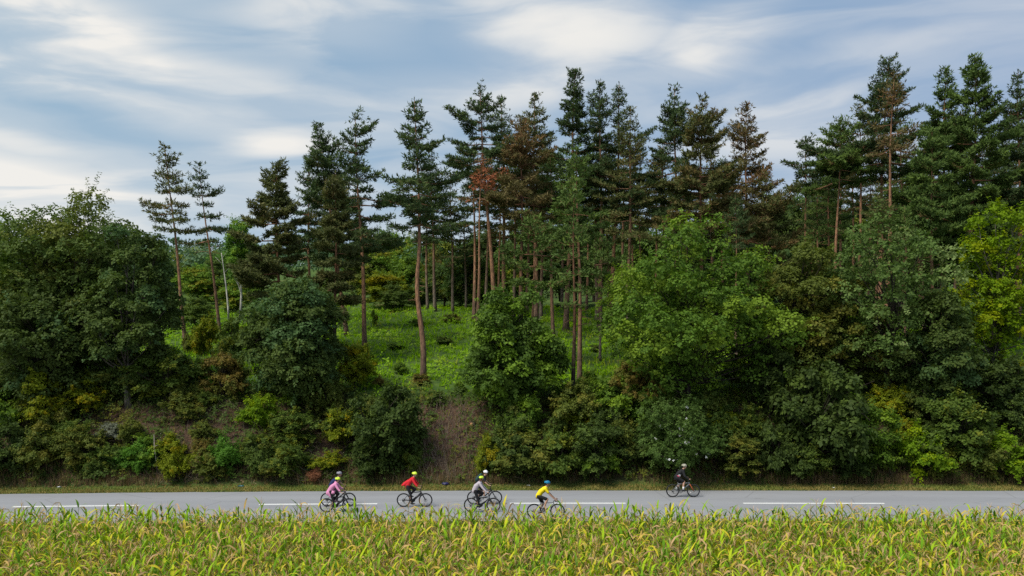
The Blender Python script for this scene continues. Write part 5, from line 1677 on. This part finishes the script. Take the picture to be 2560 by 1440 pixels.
M['navy'] = plain('navy', (.012, .022, .10), .8, var=.3)
M['pink'] = plain('pink', (.68, .27, .46), .8, var=.15)
M['red'] = plain('red', (.62, .012, .022), .75, var=.2)
M['pale_grey'] = plain('pale_grey', (.46, .41, .45), .85, var=.12)
M['black_cloth'] = plain('black_cloth', (.010, .010, .012), .8, var=.3)
M['yellow_cloth'] = plain('yellow_cloth', (.86, .68, .01), .8, var=.08)
M['neon'] = plain('neon', (.72, .95, .06), .35, var=.06)
M['helmet_grey'] = plain('helmet_grey', (.26, .25, .29), .4)
M['helmet_white'] = plain('helmet_white', (.80, .79, .82), .35, var=.05)
M['helmet_blue'] = plain('helmet_blue', (.01, .19, .36), .35, var=.25, scale=14)
M['helmet_cream'] = plain('helmet_cream', (.34, .33, .25), .4, var=.3, scale=25)
M['shoe_dark'] = plain('shoe_dark', (.02, .02, .022), .6)
M['shoe_pink'] = plain('shoe_pink', (.62, .38, .42), .6)
M['shoe_grey'] = plain('shoe_grey', (.40, .37, .38), .6)
M['white_cloth'] = plain('white_cloth', (.80, .80, .79), .8, var=.05)
M['hot_pink'] = plain('hot_pink', (.80, .12, .20), .7)
M['hair_brown'] = plain('hair_brown', (.16, .06, .03), .6, var=.4, scale=30)
M['hair_dark'] = plain('hair_dark', (.03, .022, .016), .6, var=.4, scale=30)
M['pack_green'] = plain('pack_green', (.012, .045, .04), .7)


def road_spot(u, v):
    d = FPX * (CAMH - ROAD_Z) / (v - HOR)
    return (wx(u, d), d, ROAD_Z)


b1 = bicycle('black bicycle with thick tyres ridden by the person in dark blue', road_spot(846, 1266), ebike=False, crank=-25)
rider('person in dark blue top and grey helmet riding behind the pink coat', b1, 1.74, 'navy', 'short', 'long', 'black_cloth', 'helmet_grey', ('hair_dark', 'short'), .0, 50)
b2 = bicycle('black bicycle nearest the maize under the person in pink', road_spot(845, 1281), crank=-80)
rider('person in loose pink coat and neon yellow helmet, black trousers', b2, 1.60, 'pink', 'threequarter', 'long', 'black_cloth', 'neon', ('hair_dark', 'long'), .0, 54, 'shoe_pink', jacket='long')
b3 = bicycle('black electric bicycle under the person in the red jacket', road_spot(1037, 1267.5), crank=-70)
rider('person in red jacket blown out behind and neon yellow helmet riding alone', b3, 1.68, 'red', 'threequarter', 'long', 'black_cloth', 'neon', ('hair_brown', 'short'), -.25, 56, jacket='flare')
b5 = bicycle('black bicycle half hidden behind the rider in pale grey', road_spot(1212, 1261), ebike=False, crank=15)
rider('person in black jersey, white helmet and dark backpack, face turned to the camera', b5, 1.70, 'black_cloth', 'short', 'short', 'black_cloth', 'helmet_white', ('hair_dark', 'short'), -.75, 50, pack='pack_green')
b4 = bicycle('grey-framed electric bicycle under the person in pale grey', road_spot(1206, 1280), 'frame_grey', crank=-85)
rider('person in pale grey sweater and neon yellow helmet, back turned to the camera', b4, 1.64, 'pale_grey', 'long', 'long', 'black_cloth', 'neon', ('hair_brown', 'long'), .75, 60, 'shoe_grey', jacket='loose')
b6 = bicycle('thin dark bicycle half sunk behind the maize tops', road_spot(1365, 1296), 'frame_grey', ebike=False, bar='drop', crank=50)
rider('person in bright yellow shirt, blue helmet and black shorts', b6, 1.80, 'yellow_cloth', 'short', 'short', 'black_cloth', 'helmet_blue', ('hair_dark', 'short'), -.1, 50, jacket='shirt')
b7 = bicycle('bicycle with orange fork and black frame farthest right on the road', road_spot(1708, 1243), 'frame_grey', 'frame_orange', False, 'flat', 10)
rider('person all in black with a pink patch on the back, riding farthest right', b7, 1.76, 'black_cloth', 'long', 'short', 'black_cloth', 'helmet_cream', ('hair_dark', 'short'), -.35, 50, sock='white_cloth',
      panel=[('pink_panel', 'hot_pink', .20, .26, .004), ('white_panel', 'white_cloth', .34, .37, .002)])
